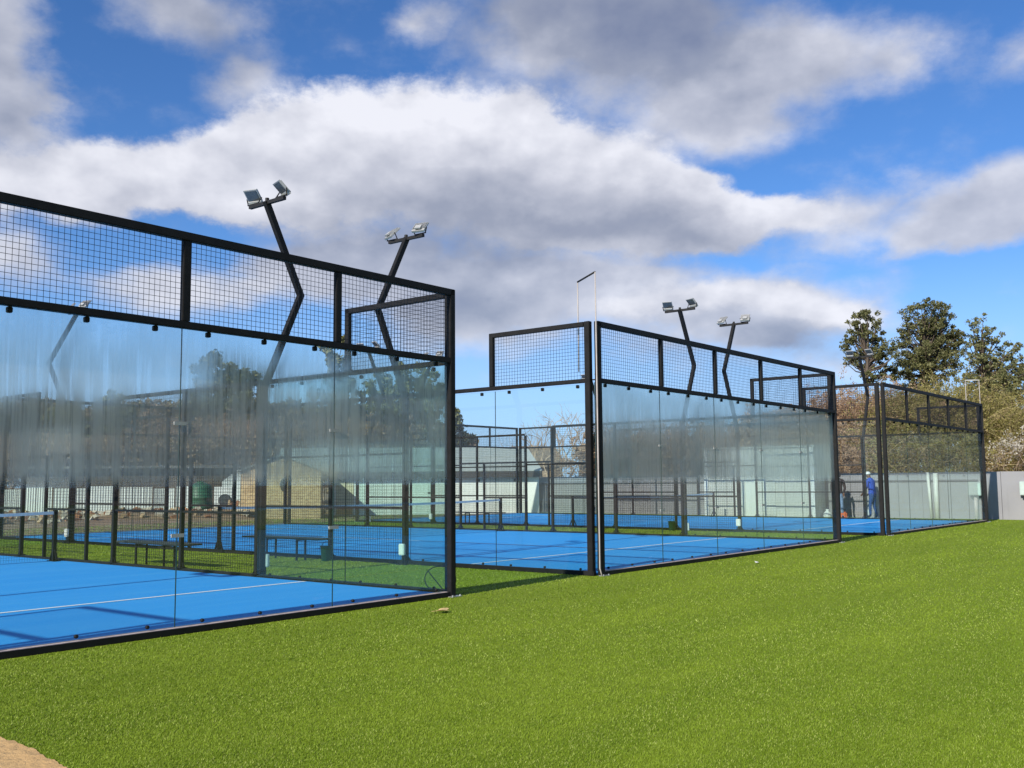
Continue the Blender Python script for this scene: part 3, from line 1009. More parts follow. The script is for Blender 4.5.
# ------------------------------------------------------------------ boundary wall on the right
def wall_material():
    m, nt, b = material('grey_wall_paint')
    pos = nt.new('ShaderNodeNewGeometry').outputs['Position']
    n1 = nt.noise(pos, 0.7, 5, 0.6).outputs[0]
    n2 = nt.noise(nt.mapping(pos, scale=(3, 6, 0.5)), 1.0, 6, 0.65).outputs[0]
    c = nt.ramp(n1, [(0.3, (0.25, 0.245, 0.255)), (0.7, (0.30, 0.295, 0.305))])
    c = nt.mix(nt.math('MULTIPLY', nt.smooth(n2, 0.5, 0.8), 0.35), c, (0.19, 0.185, 0.18))
    nt.put(b.inputs['Base Color'], c)
    b.inputs['Roughness'].default_value = 0.85
    return m
WALLM = wall_material()
XW, ZW = 29.0, 1.69
t = thing('boundary_wall', 'long grey panelled boundary wall behind the farthest court, running out of the photo at right', 'wall', (XW, 0, 0))
y = -14.4
k = 0
while y < 20.4:
    MB().box((0, y + 0.006, -0.1), (0.10, y + 1.794, ZW + 0.004 * (k % 2))).build('wall_panel', WALLM, t, bevel=0.004)
    if k % 2 == 0 and y > 0.5:
        MB().box((-0.028, y - 0.03, -0.1), (-0.002, y + 0.03, ZW - 0.02)).build('post', WALLM, t, bevel=0.003)
    y += 1.8
    k += 1
MB().box((-0.05, 0.75, 1.36), (-0.004, 20.4, 1.42)).build('rail', plain('dark_rail', (0.10, 0.10, 0.105), 0.6), t)
t.data if False else None

def pipe_thing(pts, r, label, name='standpipe'):
    return tag(MB().tube(pts, r, 10).build(name, PVC, smooth=True), label, 'pipe')
def wall_y(px):
    r = ray(px, 490)
    tt = (XW - 0.12 - CAM.x) / r.x
    return CAM.y + r.y * tt
ya = wall_y(936)
pipe_thing([(XW - 0.12, ya, 0), (XW - 0.12, ya, 1.66)], 0.085, 'thick upright white pipe against the grey wall behind the farthest court')
yb = wall_y(929)
pipe_thing([(XW - 0.10, yb - 0.06, 0), (XW - 0.07, yb + 0.04, 1.70)], 0.055, 'thinner leaning white pipe against the grey wall, beside the thick one')
def meter_box(px, zc, hh, label, hw=0.22):
    yy = wall_y(px)
    t = thing('meter_box', label, 'electrical box', (XW, yy, 0), 0, 'boxes on the grey wall')
    MB().box((-0.19, -hw, zc - hh), (-0.004, hw, zc + hh)).build('body', plain('pale_green_box', (0.42, 0.52, 0.48), 0.5), t, bevel=0.012)
    MB().box((-0.196, 0.03 - hw, zc - hh + 0.03), (-0.1905, hw - 0.03, zc + hh - 0.03)).build('door', plain('pale_green_door', (0.46, 0.55, 0.51), 0.5), t)
    MB().box((-0.17, 0.06 - hw, zc - hh - 0.07), (-0.03, hw - 0.06, zc - hh - 0.001)).build('gland', STEEL2, t)
    MB().tube([(-0.09, 0, zc - hh - 0.07), (-0.09, 0, 0.0)], 0.065, 10).build('conduit', PVC, t, smooth=True)
meter_box(1027, 1.10, 0.24, 'pale green electrical box on the grey wall at the right edge of the photo')
meter_box(982, 1.06, 0.22, 'pale electrical box on the grey wall right behind the last court corner', 0.13)
pts = [(XW - 0.03, wall_y(958) - 0.0, 1.3)]
for k in range(10):
    a = k / 9
    pts.append((XW - 0.03, wall_y(958) + 0.16 * math.sin(a * 5) - 0.1 * a, 1.3 - 1.0 * a))
tag(MB().tube(pts, 0.012, 6).build('hose', PVC, smooth=True), 'pale thin hose hanging in curves on the grey wall', 'hose')

# ------------------------------------------------------------------ buildings behind the courts
def boards_material(name, a, b_, sx):
    m, nt, b = material(name)
    pos = nt.new('ShaderNodeNewGeometry').outputs['Position']
    n1 = nt.noise(nt.mapping(pos, scale=(sx, sx, 0.6)), 1.0, 4, 0.6).outputs[0]
    n2 = nt.noise(pos, 4, 5, 0.65).outputs[0]
    c = nt.ramp(n1, [(0.35, a), (0.65, b_)])
    c = nt.mix(nt.math('MULTIPLY', nt.smooth(n2, 0.5, 0.85), 0.3), c, tuple(x * 0.6 for x in a))
    nt.put(b.inputs['Base Color'], c)
    b.inputs['Roughness'].default_value = 0.75
    return m
def brick_material():
    m, nt, b = material('tan_brick')
    tc = nt.new('ShaderNodeTexCoord').outputs['Object']
    v = nt.mapping(tc, rot=(R(90), 0, 0))
    bt = nt.new('ShaderNodeTexBrick')
    nt.put(bt.inputs['Vector'], v)
    bt.inputs['Color1'].default_value = (0.58, 0.38, 0.19, 1)
    bt.inputs['Color2'].default_value = (0.36, 0.21, 0.10, 1)
    bt.inputs['Mortar'].default_value = (0.62, 0.53, 0.40, 1)
    bt.inputs['Scale'].default_value = 3.4
    bt.inputs['Mortar Size'].default_value = 0.012
    n = nt.noise(tc, 1.6, 5, 0.65).outputs[0]
    c = nt.mix(nt.math('MULTIPLY', n, 0.25), bt.outputs[0], (0.62, 0.44, 0.24))
    nt.put(b.inputs['Base Color'], c)
    b.inputs['Roughness'].default_value = 0.9
    return m
WALLWHITE = boards_material('white_wall', (0.78, 0.77, 0.72), (0.86, 0.85, 0.80), 0.6)
ROOFM = boards_material('pale_roof_sheet', (0.36, 0.38, 0.36), (0.44, 0.45, 0.42), 5.0)
FASCIA = plain('dark_fascia', (0.055, 0.045, 0.038), 0.7)

A0, A1 = foot(333, 46.6), foot(539, 48.2)
TDIR = (A1 - A0).normalized()
NDIR = Vector((-TDIR.y, TDIR.x, 0))                                   # away from the camera
def frame_thing(name, label, cat, origin):
    t = thing(name, label, cat, origin, math.atan2(TDIR.y, TDIR.x))
    return t
wl = (A1 - A0).length
t = frame_thing('white_building', 'low white-walled building with dark fascia and pale sheet roof behind the courts', 'building', A0)
MB().box((0, 0, -0.1), (wl, 5.0, 1.70)).build('wall', WALLWHITE, t)
MB().box((-0.25, -0.30, 1.703), (wl + 0.1, -0.22, 1.98)).build('fascia', FASCIA, t)
m = MB()
e0, e1, rz, ry = -2.6, wl + 0.1, 3.2, 3.6
for (ya, za, yb, zb) in ((-0.30, 1.99, ry, rz), (ry, rz, 7.4, 1.99)):
    m.add([(e0, ya, za), (e1, ya, za), (e1, yb, zb), (e0, yb, zb), (e0, ya, za + .05), (e1, ya, za + .05), (e1, yb, zb + .05), (e0, yb, zb + .05)],
          [(0, 3, 2, 1), (4, 5, 6, 7), (0, 1, 5, 4), (1, 2, 6, 5), (2, 3, 7, 6), (3, 0, 4, 7)])
m.build('roof', ROOFM, t)
m = MB()
m.add([(wl, 0, 1.7), (wl, 5.0, 1.7), (wl, 5.0, 2.7), (wl, ry, 3.15), (wl, 0, 2.05)], [(0, 1, 2, 3, 4)])
m.build('gable', WALLWHITE, t)
d = MB().box((0.15, -0.03, 0.0), (0.95, -0.003, 1.62)).build('door', plain('cream_door', (0.66, 0.56, 0.38), 0.6), t)
MB().box((0.20, -0.045, 0.04), (0.90, -0.0305, 0.42)).build('kick_panel', plain('orange_panel', (0.55, 0.25, 0.07), 0.6), d)
MB().box((4.4, -0.012, 0.95), (4.52, -0.002, 1.03)).build('vent', STEEL2, t)
for k in range(5):
    MB().box((1.5 + 1.75 * k, -0.05, 1.5), (1.62 + 1.75 * k, -0.004, 1.62)).build('light_fitting', STEEL2, t)

B1 = foot(321, 42.3)
bw = 3.3
B0 = B1 - TDIR * bw
t = frame_thing('brick_building', 'small tan brick building with a gable and round vent beside the white building', 'building', B0)
BRICK = brick_material()
m = MB()
pk, ev = 2.62, 2.0
m.add([(0, 0, -0.1), (bw, 0, -0.1), (bw, 0, ev), (bw / 2, 0, pk), (0, 0, ev), (0, 3.5, -0.1), (bw, 3.5, -0.1), (bw, 3.5, ev), (bw / 2, 3.5, pk), (0, 3.5, ev)],
      [(0, 1, 2, 3, 4), (1, 6, 7, 2), (6, 5, 9, 8, 7), (5, 0, 4, 9)])
m.build('wall', BRICK, t)
m = MB()
for s0, s1, in ((-0.15, bw / 2), (bw + 0.15, bw / 2)):
    z0, z1 = ev - 0.06 + 0.02, pk + 0.02
    m.add([(s0, -0.12, z0), (s1, -0.12, z1), (s1, 3.6, z1), (s0, 3.6, z0), (s0, -0.12, z0 + .05), (s1, -0.12, z1 + .05), (s1, 3.6, z1 + .05), (s0, 3.6, z0 + .05)],
          [(0, 3, 2, 1), (4, 5, 6, 7), (0, 1, 5, 4), (1, 2, 6, 5), (2, 3, 7, 6), (3, 0, 4, 7)])
m.build('roof', ROOFM, t)
m = MB()
vs = [(1.75 + 0.13 * math.cos(a), -0.02, 1.42 + 0.27 * math.sin(a)) for a in np.linspace(0, 2 * math.pi, 20, endpoint=False)]
m.add(vs + [(x, 0.01, z) for x, _, z in vs], [tuple(range(20))] + [(k, (k + 1) % 20, 20 + (k + 1) % 20, 20 + k) for k in range(20)])
m.build('round_vent', plain('vent_dark', (0.05, 0.045, 0.03), 0.8), t)

# grey cabin by the wall, seen through the misted glass
C0, C1 = Vector((28.7, 6.3, 0)), Vector((28.7, 11.1, 0))
t = thing('site_cabin', 'pale grey upright cabin against the boundary wall, dim behind misted glass', 'cabin', (28.7, 6.3, 0))
CABM = boards_material('pale_cabin', (0.50, 0.50, 0.46), (0.56, 0.56, 0.51), 4.0)
MB().box((-1.0, 0, 0.02), (0.0, 4.7, 2.72)).build('wall', CABM, t, bevel=0.01)
MB().box((-1.06, -0.06, 2.723), (0.06, 4.76, 2.80)).build('roof', ROOFM, t)
for yy in (-0.004, 4.52):
    MB().box((-1.05, yy, 0.02), (-1.003, yy + 0.18, 2.715)).build('corner_trim', WHITE, t)
MB().box((-1.03, 1.6, 0.06), (-1.003, 2.5, 2.05)).build('door', CABM, t)
for yy in (1.2, 2.9, 3.7):
    MB().box((-1.02, yy, 0.05), (-1.002, yy + 0.03, 2.7)).build('seam_strip', plain('seam_grey', (0.36, 0.36, 0.34), 0.7), t)

# sheets, tank, air conditioner on the bare ground at the left
SHEET = boards_material('pale_sheet', (0.58, 0.60, 0.58), (0.68, 0.69, 0.66), 9.0)
t = thing('sheet_fence', 'row of pale upright metal sheets on the bare soil behind the nearest court', 'fence', foot(20, 50))
o = foot(20, 50)
px = -60
k = 0
while px < 186:
    wpx = (30, 34, 22, 28, 36)[k % 5]
    a, b = foot(px, 50 + 0.012 * (px - 20)) - o, foot(px + wpx - 1.5, 50 + 0.012 * (px + wpx - 20)) - o
    hh = (1.42, 1.36, 1.30, 1.38, 1.33)[k % 5]
    m = MB()
    dirn = (b - a)
    nn = Vector((-dirn.y, dirn.x, 0)).normalized()
    n = 22
    vs = []
    for i in range(n + 1):
        q = a + dirn * (i / n) + nn * (0.022 if i % 2 else -0.022)
        vs += [(q.x, q.y, -0.05), (q.x, q.y, hh), (q.x + nn.x * .01, q.y + nn.y * .01, hh), (q.x + nn.x * .01, q.y + nn.y * .01, -0.05)]
    fs = []
    for i in range(n):
        for j in range(3):
            fs.append((i * 4 + j, i * 4 + 4 + j, i * 4 + 5 + j, i * 4 + 1 + j))
    m.add(vs, fs)
    m.build('sheet', SHEET, t)
    px += wpx
    k += 1

p = foot(201, 49)
t = thing('water_tank', 'dark green round water tank beside the pale metal sheets', 'water tank', p)
TANK = plain('tank_green', (0.03, 0.12, 0.06), 0.5, 0, 0.15, 3)
MB().lathe((0, 0, 0), [(0.0, 0.0), (0.56, 0.0), (0.56, 0.35), (0.58, 0.37), (0.56, 0.39), (0.56, 0.8), (0.58, 0.82), (0.56, 0.84), (0.56, 1.25), (0.50, 1.42), (0.25, 1.55), (0.0, 1.58)], 28).build('body', TANK, t, smooth=True)
MB().lathe((0, 0, 1.56), [(0.0, 0.0), (0.20, 0.0), (0.20, 0.07), (0.0, 0.09)], 18).build('lid', TANK, t)

p = foot(224, 47)
t = thing('air_conditioner', 'white air conditioner unit with round dark fan on a low ledge', 'air conditioner', p, math.atan2(TDIR.y, TDIR.x))
MB().box((-0.42, -0.18, 0.22), (0.42, 0.18, 1.36)).build('body', WHITE, t, bevel=0.02)
m = MB()
m.lathe((0, 0, 0), [(0.30, 0.0), (0.30, 0.02), (0.02, 0.03), (0.0, 0.03)], 24)
m.v = [(x + 0.08, -0.182 - z, y + 0.72) for x, y, z in m.v]
m.build('fan', plain('fan_dark', (0.06, 0.065, 0.07), 0.6), t)
p2 = foot(229, 46.6)
tag(MB().box((-1.0, -0.35, -0.05), (1.0, 0.35, 0.215), Matrix.Translation(p2) @ Matrix.Rotation(math.atan2(TDIR.y, TDIR.x), 4, 'Z')).build('stone_ledge', SHEEN_CONC, bevel=0.02), 'low pale concrete ledge under the air conditioner', 'ledge')
t = thing('lean_to_wall', 'pale wall with slanting top behind the air conditioner', 'wall', foot(222, 50), math.atan2(TDIR.y, TDIR.x))
m = MB()
m.add([(0, 0, 0), (1.6, 0, 0), (1.6, 0, 2.3), (0.75, 0, 2.2), (0, 0, 1.6), (0, .12, 0), (1.6, .12, 0), (1.6, .12, 2.3), (0.75, .12, 2.2), (0, .12, 1.6)],
      [(0, 1, 2, 3, 4), (9, 8, 7, 6, 5), (0, 4, 9, 5), (4, 3, 8, 9), (3, 2, 7, 8), (2, 1, 6, 7)])
m.build('panel', SHEET, t)
t = thing('shed_roof', 'dark low shed behind the green tank and metal sheets', 'shed', foot(110, 54), math.atan2(TDIR.y, TDIR.x))
MB().box((-4.5, 0, 0), (7.0, 3, 2.35)).build('wall', plain('dark_boards', (0.10, 0.075, 0.055), 0.85, 0, 0.3, 2), t)
MB().box((-4.8, -0.5, 2.36), (7.3, 3.3, 2.50)).build('roof', plain('grey_tin', (0.22, 0.20, 0.18), 0.7, 0, 0.2, 2), t)

# soil bank and rubble
def soil_bank():
    n, mrow = 70, 16
    vs, fs = [], []
    for i in range(n + 1):
        px = -120 + (395) * i / n
        for j in range(mrow + 1):
            f = j / mrow
            d0 = 33.5 + 0.028 * max(0, px) + 9.5 * f
            p = foot(px, d0)
            env = math.sin(math.pi * f) ** 0.7 * min(1, (n - i) / 8)
            h = env * (0.28 + 0.55 * max(0, mnoise.noise(Vector((p.x * 0.35, p.y * 0.35, 1)))) + 0.12 * mnoise.noise(Vector((p.x * 1.7, p.y * 1.7, 5))))
            if p.y < 21.0:
                h = 0
            vs.append((p.x, max(p.y, 20.95), h - 0.02))
    for i in range(n):
        for j in range(mrow):
            a = i * (mrow + 1) + j
            fs.append((a, a + mrow + 1, a + mrow + 2, a + 1))
    m = MB()
    m.add(vs, fs)
    me = m.mesh('soil_bank', DIRT, True)
    o = structure(link('soil_bank', me))
    if sum(pl.normal.z for pl in me.polygons) < 0:
        me.flip_normals()
    return o
bank = soil_bank()
def rubble():
    m = MB()
    for k in range(420):
        px = random.uniform(-60, 330)
        d0 = 34.5 + 0.028 * max(0, px) + random.random() ** 1.3 * 8.0
        p = foot(px, d0)
        if p.y < 21.2:
            continue
        f = (d0 - 33.5 - 0.028 * max(0, px)) / 9.5
        h = math.sin(math.pi * min(1, max(0, f))) ** 0.7 * (0.28 + 0.55 * max(0, mnoise.noise(Vector((p.x * 0.35, p.y * 0.35, 1)))))
        s = random.uniform(0.05, 0.17)
        q = Quaternion((random.gauss(0, 1), random.gauss(0, 1), random.gauss(0, 1)), random.uniform(0, 3)).to_matrix().to_4x4()
        M = Matrix.Translation((p.x, p.y, h + s * 0.2)) @ q
        m.mat(random.randint(0, 2))
        m.box((-s, -s * random.uniform(.4, .9), -s * random.uniform(.3, .7)), (s, s * random.uniform(.4, .9), s * random.uniform(.3, .7)), M)
    o = m.build('rubble', [plain('pale_rubble', (0.50, 0.42, 0.33), 0.9), plain('red_rubble', (0.34, 0.15, 0.08), 0.9), plain('tan_rubble', (0.42, 0.28, 0.16), 0.9)])
    o['kind'] = 'stuff'
    o['label'] = 'broken bricks and stones strewn over the bare soil behind the courts'
    o['category'] = 'rubble'
rubble()

# ------------------------------------------------------------------ vegetation
def leaf_material(name, cols, trans=0.25):
    m, nt, b = material(name)
    geo = nt.new('ShaderNodeNewGeometry')
    n = len(cols)
    c = nt.ramp(geo.outputs['Random Per Island'], [(i / (n - 1), col) for i, col in enumerate(cols)])
    nt.put(b.inputs['Base Color'], c)
    b.inputs['Roughness'].default_value = 0.6
    b.inputs['Specular IOR Level'].default_value = 0.25
    tl = nt.new('ShaderNodeBsdfTranslucent')
    nt.put(tl.inputs[0], c)
    mx = nt.new('ShaderNodeMixShader')
    mx.inputs[0].default_value = trans
    nt.put(mx.inputs[1], b.outputs[0])
    nt.put(mx.inputs[2], tl.outputs[0])
    out = [q for q in m.node_tree.nodes if q.type == 'OUTPUT_MATERIAL'][0]
    nt.put(out.inputs[0], mx.outputs[0])
    return m
EVERGREEN = leaf_material('evergreen_leaves', [(0.070, 0.080, 0.030), (0.145, 0.148, 0.056), (0.23, 0.22, 0.10)])
OLIVE = leaf_material('olive_leaves', [(0.10, 0.115, 0.045), (0.19, 0.195, 0.08), (0.28, 0.27, 0.13)])
YELLOWG = leaf_material('yellow_green_leaves', [(0.15, 0.14, 0.035), (0.26, 0.235, 0.065), (0.38, 0.33, 0.13)])
BROWNL = leaf_material('brown_leaves', [(0.36, 0.23, 0.14), (0.50, 0.35, 0.22), (0.60, 0.45, 0.30)], 0.4)
BLOSSOM = leaf_material('cream_blossom', [(0.45, 0.42, 0.34), (0.60, 0.57, 0.48), (0.72, 0.70, 0.62)])
BARK = plain('bark', (0.10, 0.075, 0.055), 0.9, 0, 0.3, 10)
TWIG_BROWN = plain('brown_twig', (0.46, 0.31, 0.20), 0.85, 0, 0.35, 6)
TWIG_TAN = plain('tan_twig', (0.36, 0.27, 0.18), 0.85, 0, 0.25, 6)
TWIG_OLIVE = plain('olive_twig', (0.48, 0.37, 0.19), 0.85, 0, 0.3, 6)

def leaves_np(centers, radii, per, size, flat=0.8):
    """rhombic leaf faces scattered through clumps"""
    c = np.repeat(np.asarray(centers, float), per, 0)
    r = np.repeat(np.asarray(radii, float), per)
    n = len(c)
    dirs = RNG.normal(0, 1, (n, 3))
    dirs /= np.linalg.norm(dirs, axis=1)[:, None]
    rad = RNG.random(n) ** 0.45
    pos = c + dirs * (rad * r)[:, None] * np.array([1, 1, flat])
    a = RNG.normal(0, 1, (n, 3))
    a /= np.linalg.norm(a, axis=1)[:, None]
    b = np.cross(a, RNG.normal(0, 1, (n, 3)))
    b /= np.linalg.norm(b, axis=1)[:, None]
    s = RNG.uniform(0.6, 1.35, n)[:, None] * size
    V = np.stack([pos - a * s, pos + b * s * 0.45, pos + a * s, pos - b * s * 0.45], 1).reshape(-1, 3)
    i = np.arange(n) * 4
    return V, np.stack([i, i + 1, i + 2, i + 3], 1)

def leaf_tree(name, label, depth, trunk_px, blobs, mat, size=0.13, clumps=26, per=70, group=None, cat='tree', clump_r=0.30, bare=0.0):
    """blobs: crown masses (px, py, half-width px, half-height px) at that distance"""
    base = foot(trunk_px, depth)
    t = thing(name, label, cat, base, 0, group)
    k = depth / FPX
    cs, rs = [], []
    m = MB()
    top = max(blobs, key=lambda b: -b[1])
    ptop = at_depth(top[0], top[1], depth) - base
    trunk = [Vector((0, 0, -0.1)), Vector((0.1, 0.05, ptop.z * 0.35)), Vector((ptop.x * 0.5, ptop.y * 0.5, ptop.z * 0.7)), ptop]
    m.tube(trunk, [0.16 + 0.012 * ptop.z, 0.13 + 0.01 * ptop.z, 0.09, 0.03], 8)
    for (px, py, rx, ry) in blobs:
        c = at_depth(px, py, depth + random.uniform(-1.0, 1.0) * rx * k * 0.6) - base
        n = max(5, int(clumps * (rx * ry) / 400))
        for i in range(n):
            d = Vector((random.gauss(0, 1), random.gauss(0, 1), random.gauss(0, 1))).normalized() * (random.random() ** 0.40)
            p = c + RIGHT * (d.x * rx * k) + FH * (d.y * rx * k) + Vector((0, 0, d.z * ry * k))
            if p.z < 0.25:
                continue
            r = clump_r * (0.6 + 0.8 * random.random()) * min(1.5, 0.5 + rx / 30)
            cs.append(p)
            rs.append(r)
            if i % 3 == 0:
                st = trunk[1].lerp(trunk[3], min(0.9, max(0.0, (p.z * 0.75) / max(1, ptop.z))))
                mid = st.lerp(p, 0.55) + Vector((0, 0, -0.12 * (p - st).length))
                m.tube([st, mid, p], [0.05, 0.03, 0.010], 5, False)
    m.build('trunk', BARK, t, smooth=True)
    V, F = leaves_np([tuple(c) for c in cs], rs, per, size)
    link('crown', np_mesh('crown', V, F, mat, 4), t)
    return t

def twig_bush(name, label, depth, blobs, twig, leafmat=None, stems=60, size=0.07, per=5, cat='bush', group=None, thick=0.018, spread=0.9):
    """many forking twigs that fill the given masses; blobs as above, stems start on the ground below"""
    base = foot(blobs[0][0], depth)
    t = thing(name, label, cat, base, 0, group)
    k = depth / FPX
    m = MB()
    tips = []
    def grow(p, d, length, rad, lev):
        q = p
        pts = [p]
        for s in range(3):
            d = (d + Vector((random.gauss(0, .16), random.gauss(0, .16), random.gauss(0, .10)))).normalized()
            q = q + d * length / 3
            pts.append(q)
        m.tube(pts, [rad, rad * 0.85, rad * 0.7, rad * 0.5], 3, False)
        if lev == 0:
            tips.append(q)
            tips.append(pts[2])
            return
        for c in range(random.choice((2, 3, 3))):
            f = random.choice((1, 2, 3, 3))
            nd = (d + Vector((random.gauss(0, spread), random.gauss(0, spread), random.gauss(0.1, spread * .7)))).normalized()
            grow(pts[f], nd, length * random.uniform(0.5, 0.75), rad * 0.55, lev - 1)
    for (px, py, rx, ry) in blobs:
        c = at_depth(px, py, depth) - base
        nst = max(4, int(stems * rx / 30))
        hgt = max(0.6, c.z + ry * k)
        for s in range(nst):
            u = random.uniform(-1, 1)
            p0 = c + RIGHT * (u * rx * k * 0.85) + FH * random.uniform(-1, 1) * min(rx, 40) * k * 0.6
            p0.z = max(0.0, c.z - ry * k * random.uniform(0.6, 1.0)) if random.random() < 0.6 else 0.0
            topz = c.z + ry * k * math.sqrt(max(0.05, 1 - u * u)) * random.uniform(0.6, 1.0)
            hh = max(0.5, topz - p0.z)
            grow(p0, Vector((random.gauss(0, .25), random.gauss(0, .25), 1)).normalized(), hh * 0.45, thick, 3)
    m.build('branches', twig, t)
    if leafmat is not None:
        V, F = leaves_np([tuple(x) for x in tips], [0.16] * len(tips), per, size)
        link('leaves', np_mesh('leaves', V, F, leafmat, 4), t)
    return t

G_EV = 'tall evergreens beyond the boundary wall'
leaf_tree('evergreen_tree', 'left of three tall dark evergreens beyond the wall, behind the floodlight mast', 52, 868,
          [(868, 330, 20, 22), (860, 352, 22, 20), (880, 360, 20, 24), (852, 330, 8, 14), (872, 378, 14, 10)], EVERGREEN, group=G_EV, clumps=52, clump_r=0.16, size=0.075, per=44)
leaf_tree('evergreen_tree', 'middle and tallest of three dark evergreens beyond the wall', 54, 930,
          [(924, 318, 24, 20), (940, 325, 22, 22), (912, 345, 24, 24), (945, 352, 24, 24), (928, 365, 30, 24), (905, 375, 18, 16), (955, 340, 10, 16), (925, 385, 22, 12)], EVERGREEN, group=G_EV, clumps=54, clump_r=0.17, size=0.075, per=44)
leaf_tree('evergreen_tree', 'right and loosest of three evergreens beyond the wall, olive green', 50, 985,
          [(982, 330, 17, 18), (995, 350, 20, 18), (976, 358, 18, 20), (1002, 372, 22, 20), (985, 390, 26, 24), (1012, 395, 14, 20), (996, 415, 22, 26), (1012, 385, 18, 22), (1018, 360, 10, 18), (1010, 430, 18, 24), (970, 385, 16, 16), (1022, 378, 16, 26), (1030, 410, 20, 30), (1000, 392, 24, 22), (1014, 350, 8, 14), (988, 372, 20, 18)], OLIVE, group=G_EV, clumps=36, per=36, clump_r=0.16, size=0.07)
twig_bush('brown_bush', 'reddish brown bare bush beyond the wall, left of the evergreens', 46,
          [(835, 425, 30, 40), (862, 420, 34, 48), (895, 420, 28, 46)], TWIG_BROWN, BROWNL, stems=190, per=8, size=0.045)
twig_bush('yellow_green_bush', 'yellowish green thicket beyond the wall in front of the tall evergreens', 44,
          [(905, 418, 30, 46), (935, 412, 34, 52), (965, 412, 30, 56), (995, 425, 26, 52), (1020, 425, 22, 46)], TWIG_OLIVE, YELLOWG, stems=130, per=6, size=0.045)
twig_bush('blossom_bush', 'cream blossoming bush over the wall at the right edge of the photo', 41,
          [(996, 450, 12, 20), (1012, 442, 15, 24)], TWIG_TAN, BLOSSOM, stems=18, per=3, size=0.04)
twig_bush('brown_hedge', 'brown twiggy hedge beyond the wall, hazy behind the middle court glass', 50,
          [(620, 452, 36, 32), (670, 448, 40, 34), (725, 446, 44, 34), (780, 432, 40, 36), (815, 425, 20, 36)], TWIG_BROWN, BROWNL, stems=70, per=12, size=0.085)
twig_bush('bare_tree', 'leafless pale tree with fine branches behind the first gap between courts', 60,
          [(560, 432, 34, 38), (580, 428, 22, 34), (540, 440, 24, 28)], TWIG_TAN, None, stems=13, cat='tree', thick=0.045, spread=0.6)

leaf_tree('dark_tree', 'rounded dark green tree behind streaked glass, left of the light pole', 66, 225,
          [(218, 378, 28, 26), (240, 395, 26, 28), (200, 400, 18, 26), (225, 420, 36, 26)], EVERGREEN, group='trees behind the courts', clumps=26, size=0.17)
leaf_tree('slim_tree', 'slim pale green tree peeping over the glass beside the stub post', 70, 336,
          [(334, 352, 13, 22), (340, 378, 18, 22), (332, 405, 24, 24), (338, 435, 26, 24)], OLIVE, group='trees behind the courts', clumps=22, size=0.17)
leaf_tree('spreading_tree', 'wide grey green tree behind the clearer glass at the near corner', 72, 405,
          [(385, 392, 28, 26), (415, 385, 28, 24), (432, 405, 20, 22), (400, 418, 44, 28), (365, 420, 24, 26)], OLIVE, group='trees behind the courts', clumps=20, size=0.17)
leaf_tree('dark_shrub', 'dark shrubby tree just right of the near corner post', 60, 452,
          [(452, 430, 16, 20), (440, 445, 18, 22), (462, 448, 14, 18)], EVERGREEN, group='trees behind the courts', clumps=24, size=0.14)
leaf_tree('thin_tree', 'thin tree top faint through the wet glass far left', 68, 115,
          [(113, 396, 12, 16), (108, 420, 22, 22), (125, 430, 22, 22)], OLIVE, group='trees behind the courts', clumps=22, size=0.16)
leaf_tree('broad_tree', 'broad dull tree behind the wettest glass at the left edge', 70, 40,
          [(20, 430, 44, 26), (70, 432, 40, 26), (-40, 425, 50, 30)], OLIVE, group='trees behind the courts', clumps=14, size=0.18)
twig_bush('tall_hedge', 'tall brown hedge behind the shed and metal sheets', 62,
          [(170, 440, 50, 36), (230, 440, 50, 36), (290, 436, 46, 34), (350, 436, 40, 34), (100, 448, 50, 30), (20, 452, 60, 28), (420, 442, 40, 26), (-70, 450, 60, 32)], TWIG_BROWN, BROWNL, stems=30, per=6, size=0.12, cat='hedge', spread=0.7)

# thatched hut and tan house far off
p = foot(532, 64)
t = thing('thatched_hut', 'hut with grey brown thatched roof behind the white building', 'hut', p, math.atan2(TDIR.y, TDIR.x))
m = MB()
m.add([(-2.0, -1.6, 2.4), (2.0, -1.6, 2.4), (2.0, 1.6, 2.4), (-2.0, 1.6, 2.4), (-1.3, 0, 3.75), (1.5, 0, 3.75)], [(0, 1, 5, 4), (1, 2, 5), (2, 3, 4, 5), (3, 0, 4), (3, 2, 1, 0)])
m.build('roof', plain('thatch', (0.17, 0.125, 0.085), 0.95, 0, 0.35, 3, 0.8), t)
MB().box((-1.7, -1.3, 0), (1.7, 1.3, 2.39)).build('wall', plain('hut_wall', (0.30, 0.22, 0.15), 0.9), t)
p = foot(1035, 60)
t = thing('tan_house', 'pale tan house wall behind the blossoming bush at the right edge', 'house', p, TH - math.pi / 2)
MB().box((-1.9, 0, 0), (5, 5, 3.2)).build('wall', plain('tan_render', (0.50, 0.40, 0.29), 0.85), t)
MB().box((-2.2, -0.3, 3.21), (5.3, 5.3, 3.4)).build('roof', ROOFM, t)
MB().box((-1.3, -0.03, 1.2), (-0.5, -0.004, 2.3)).build('window', LENS, t)

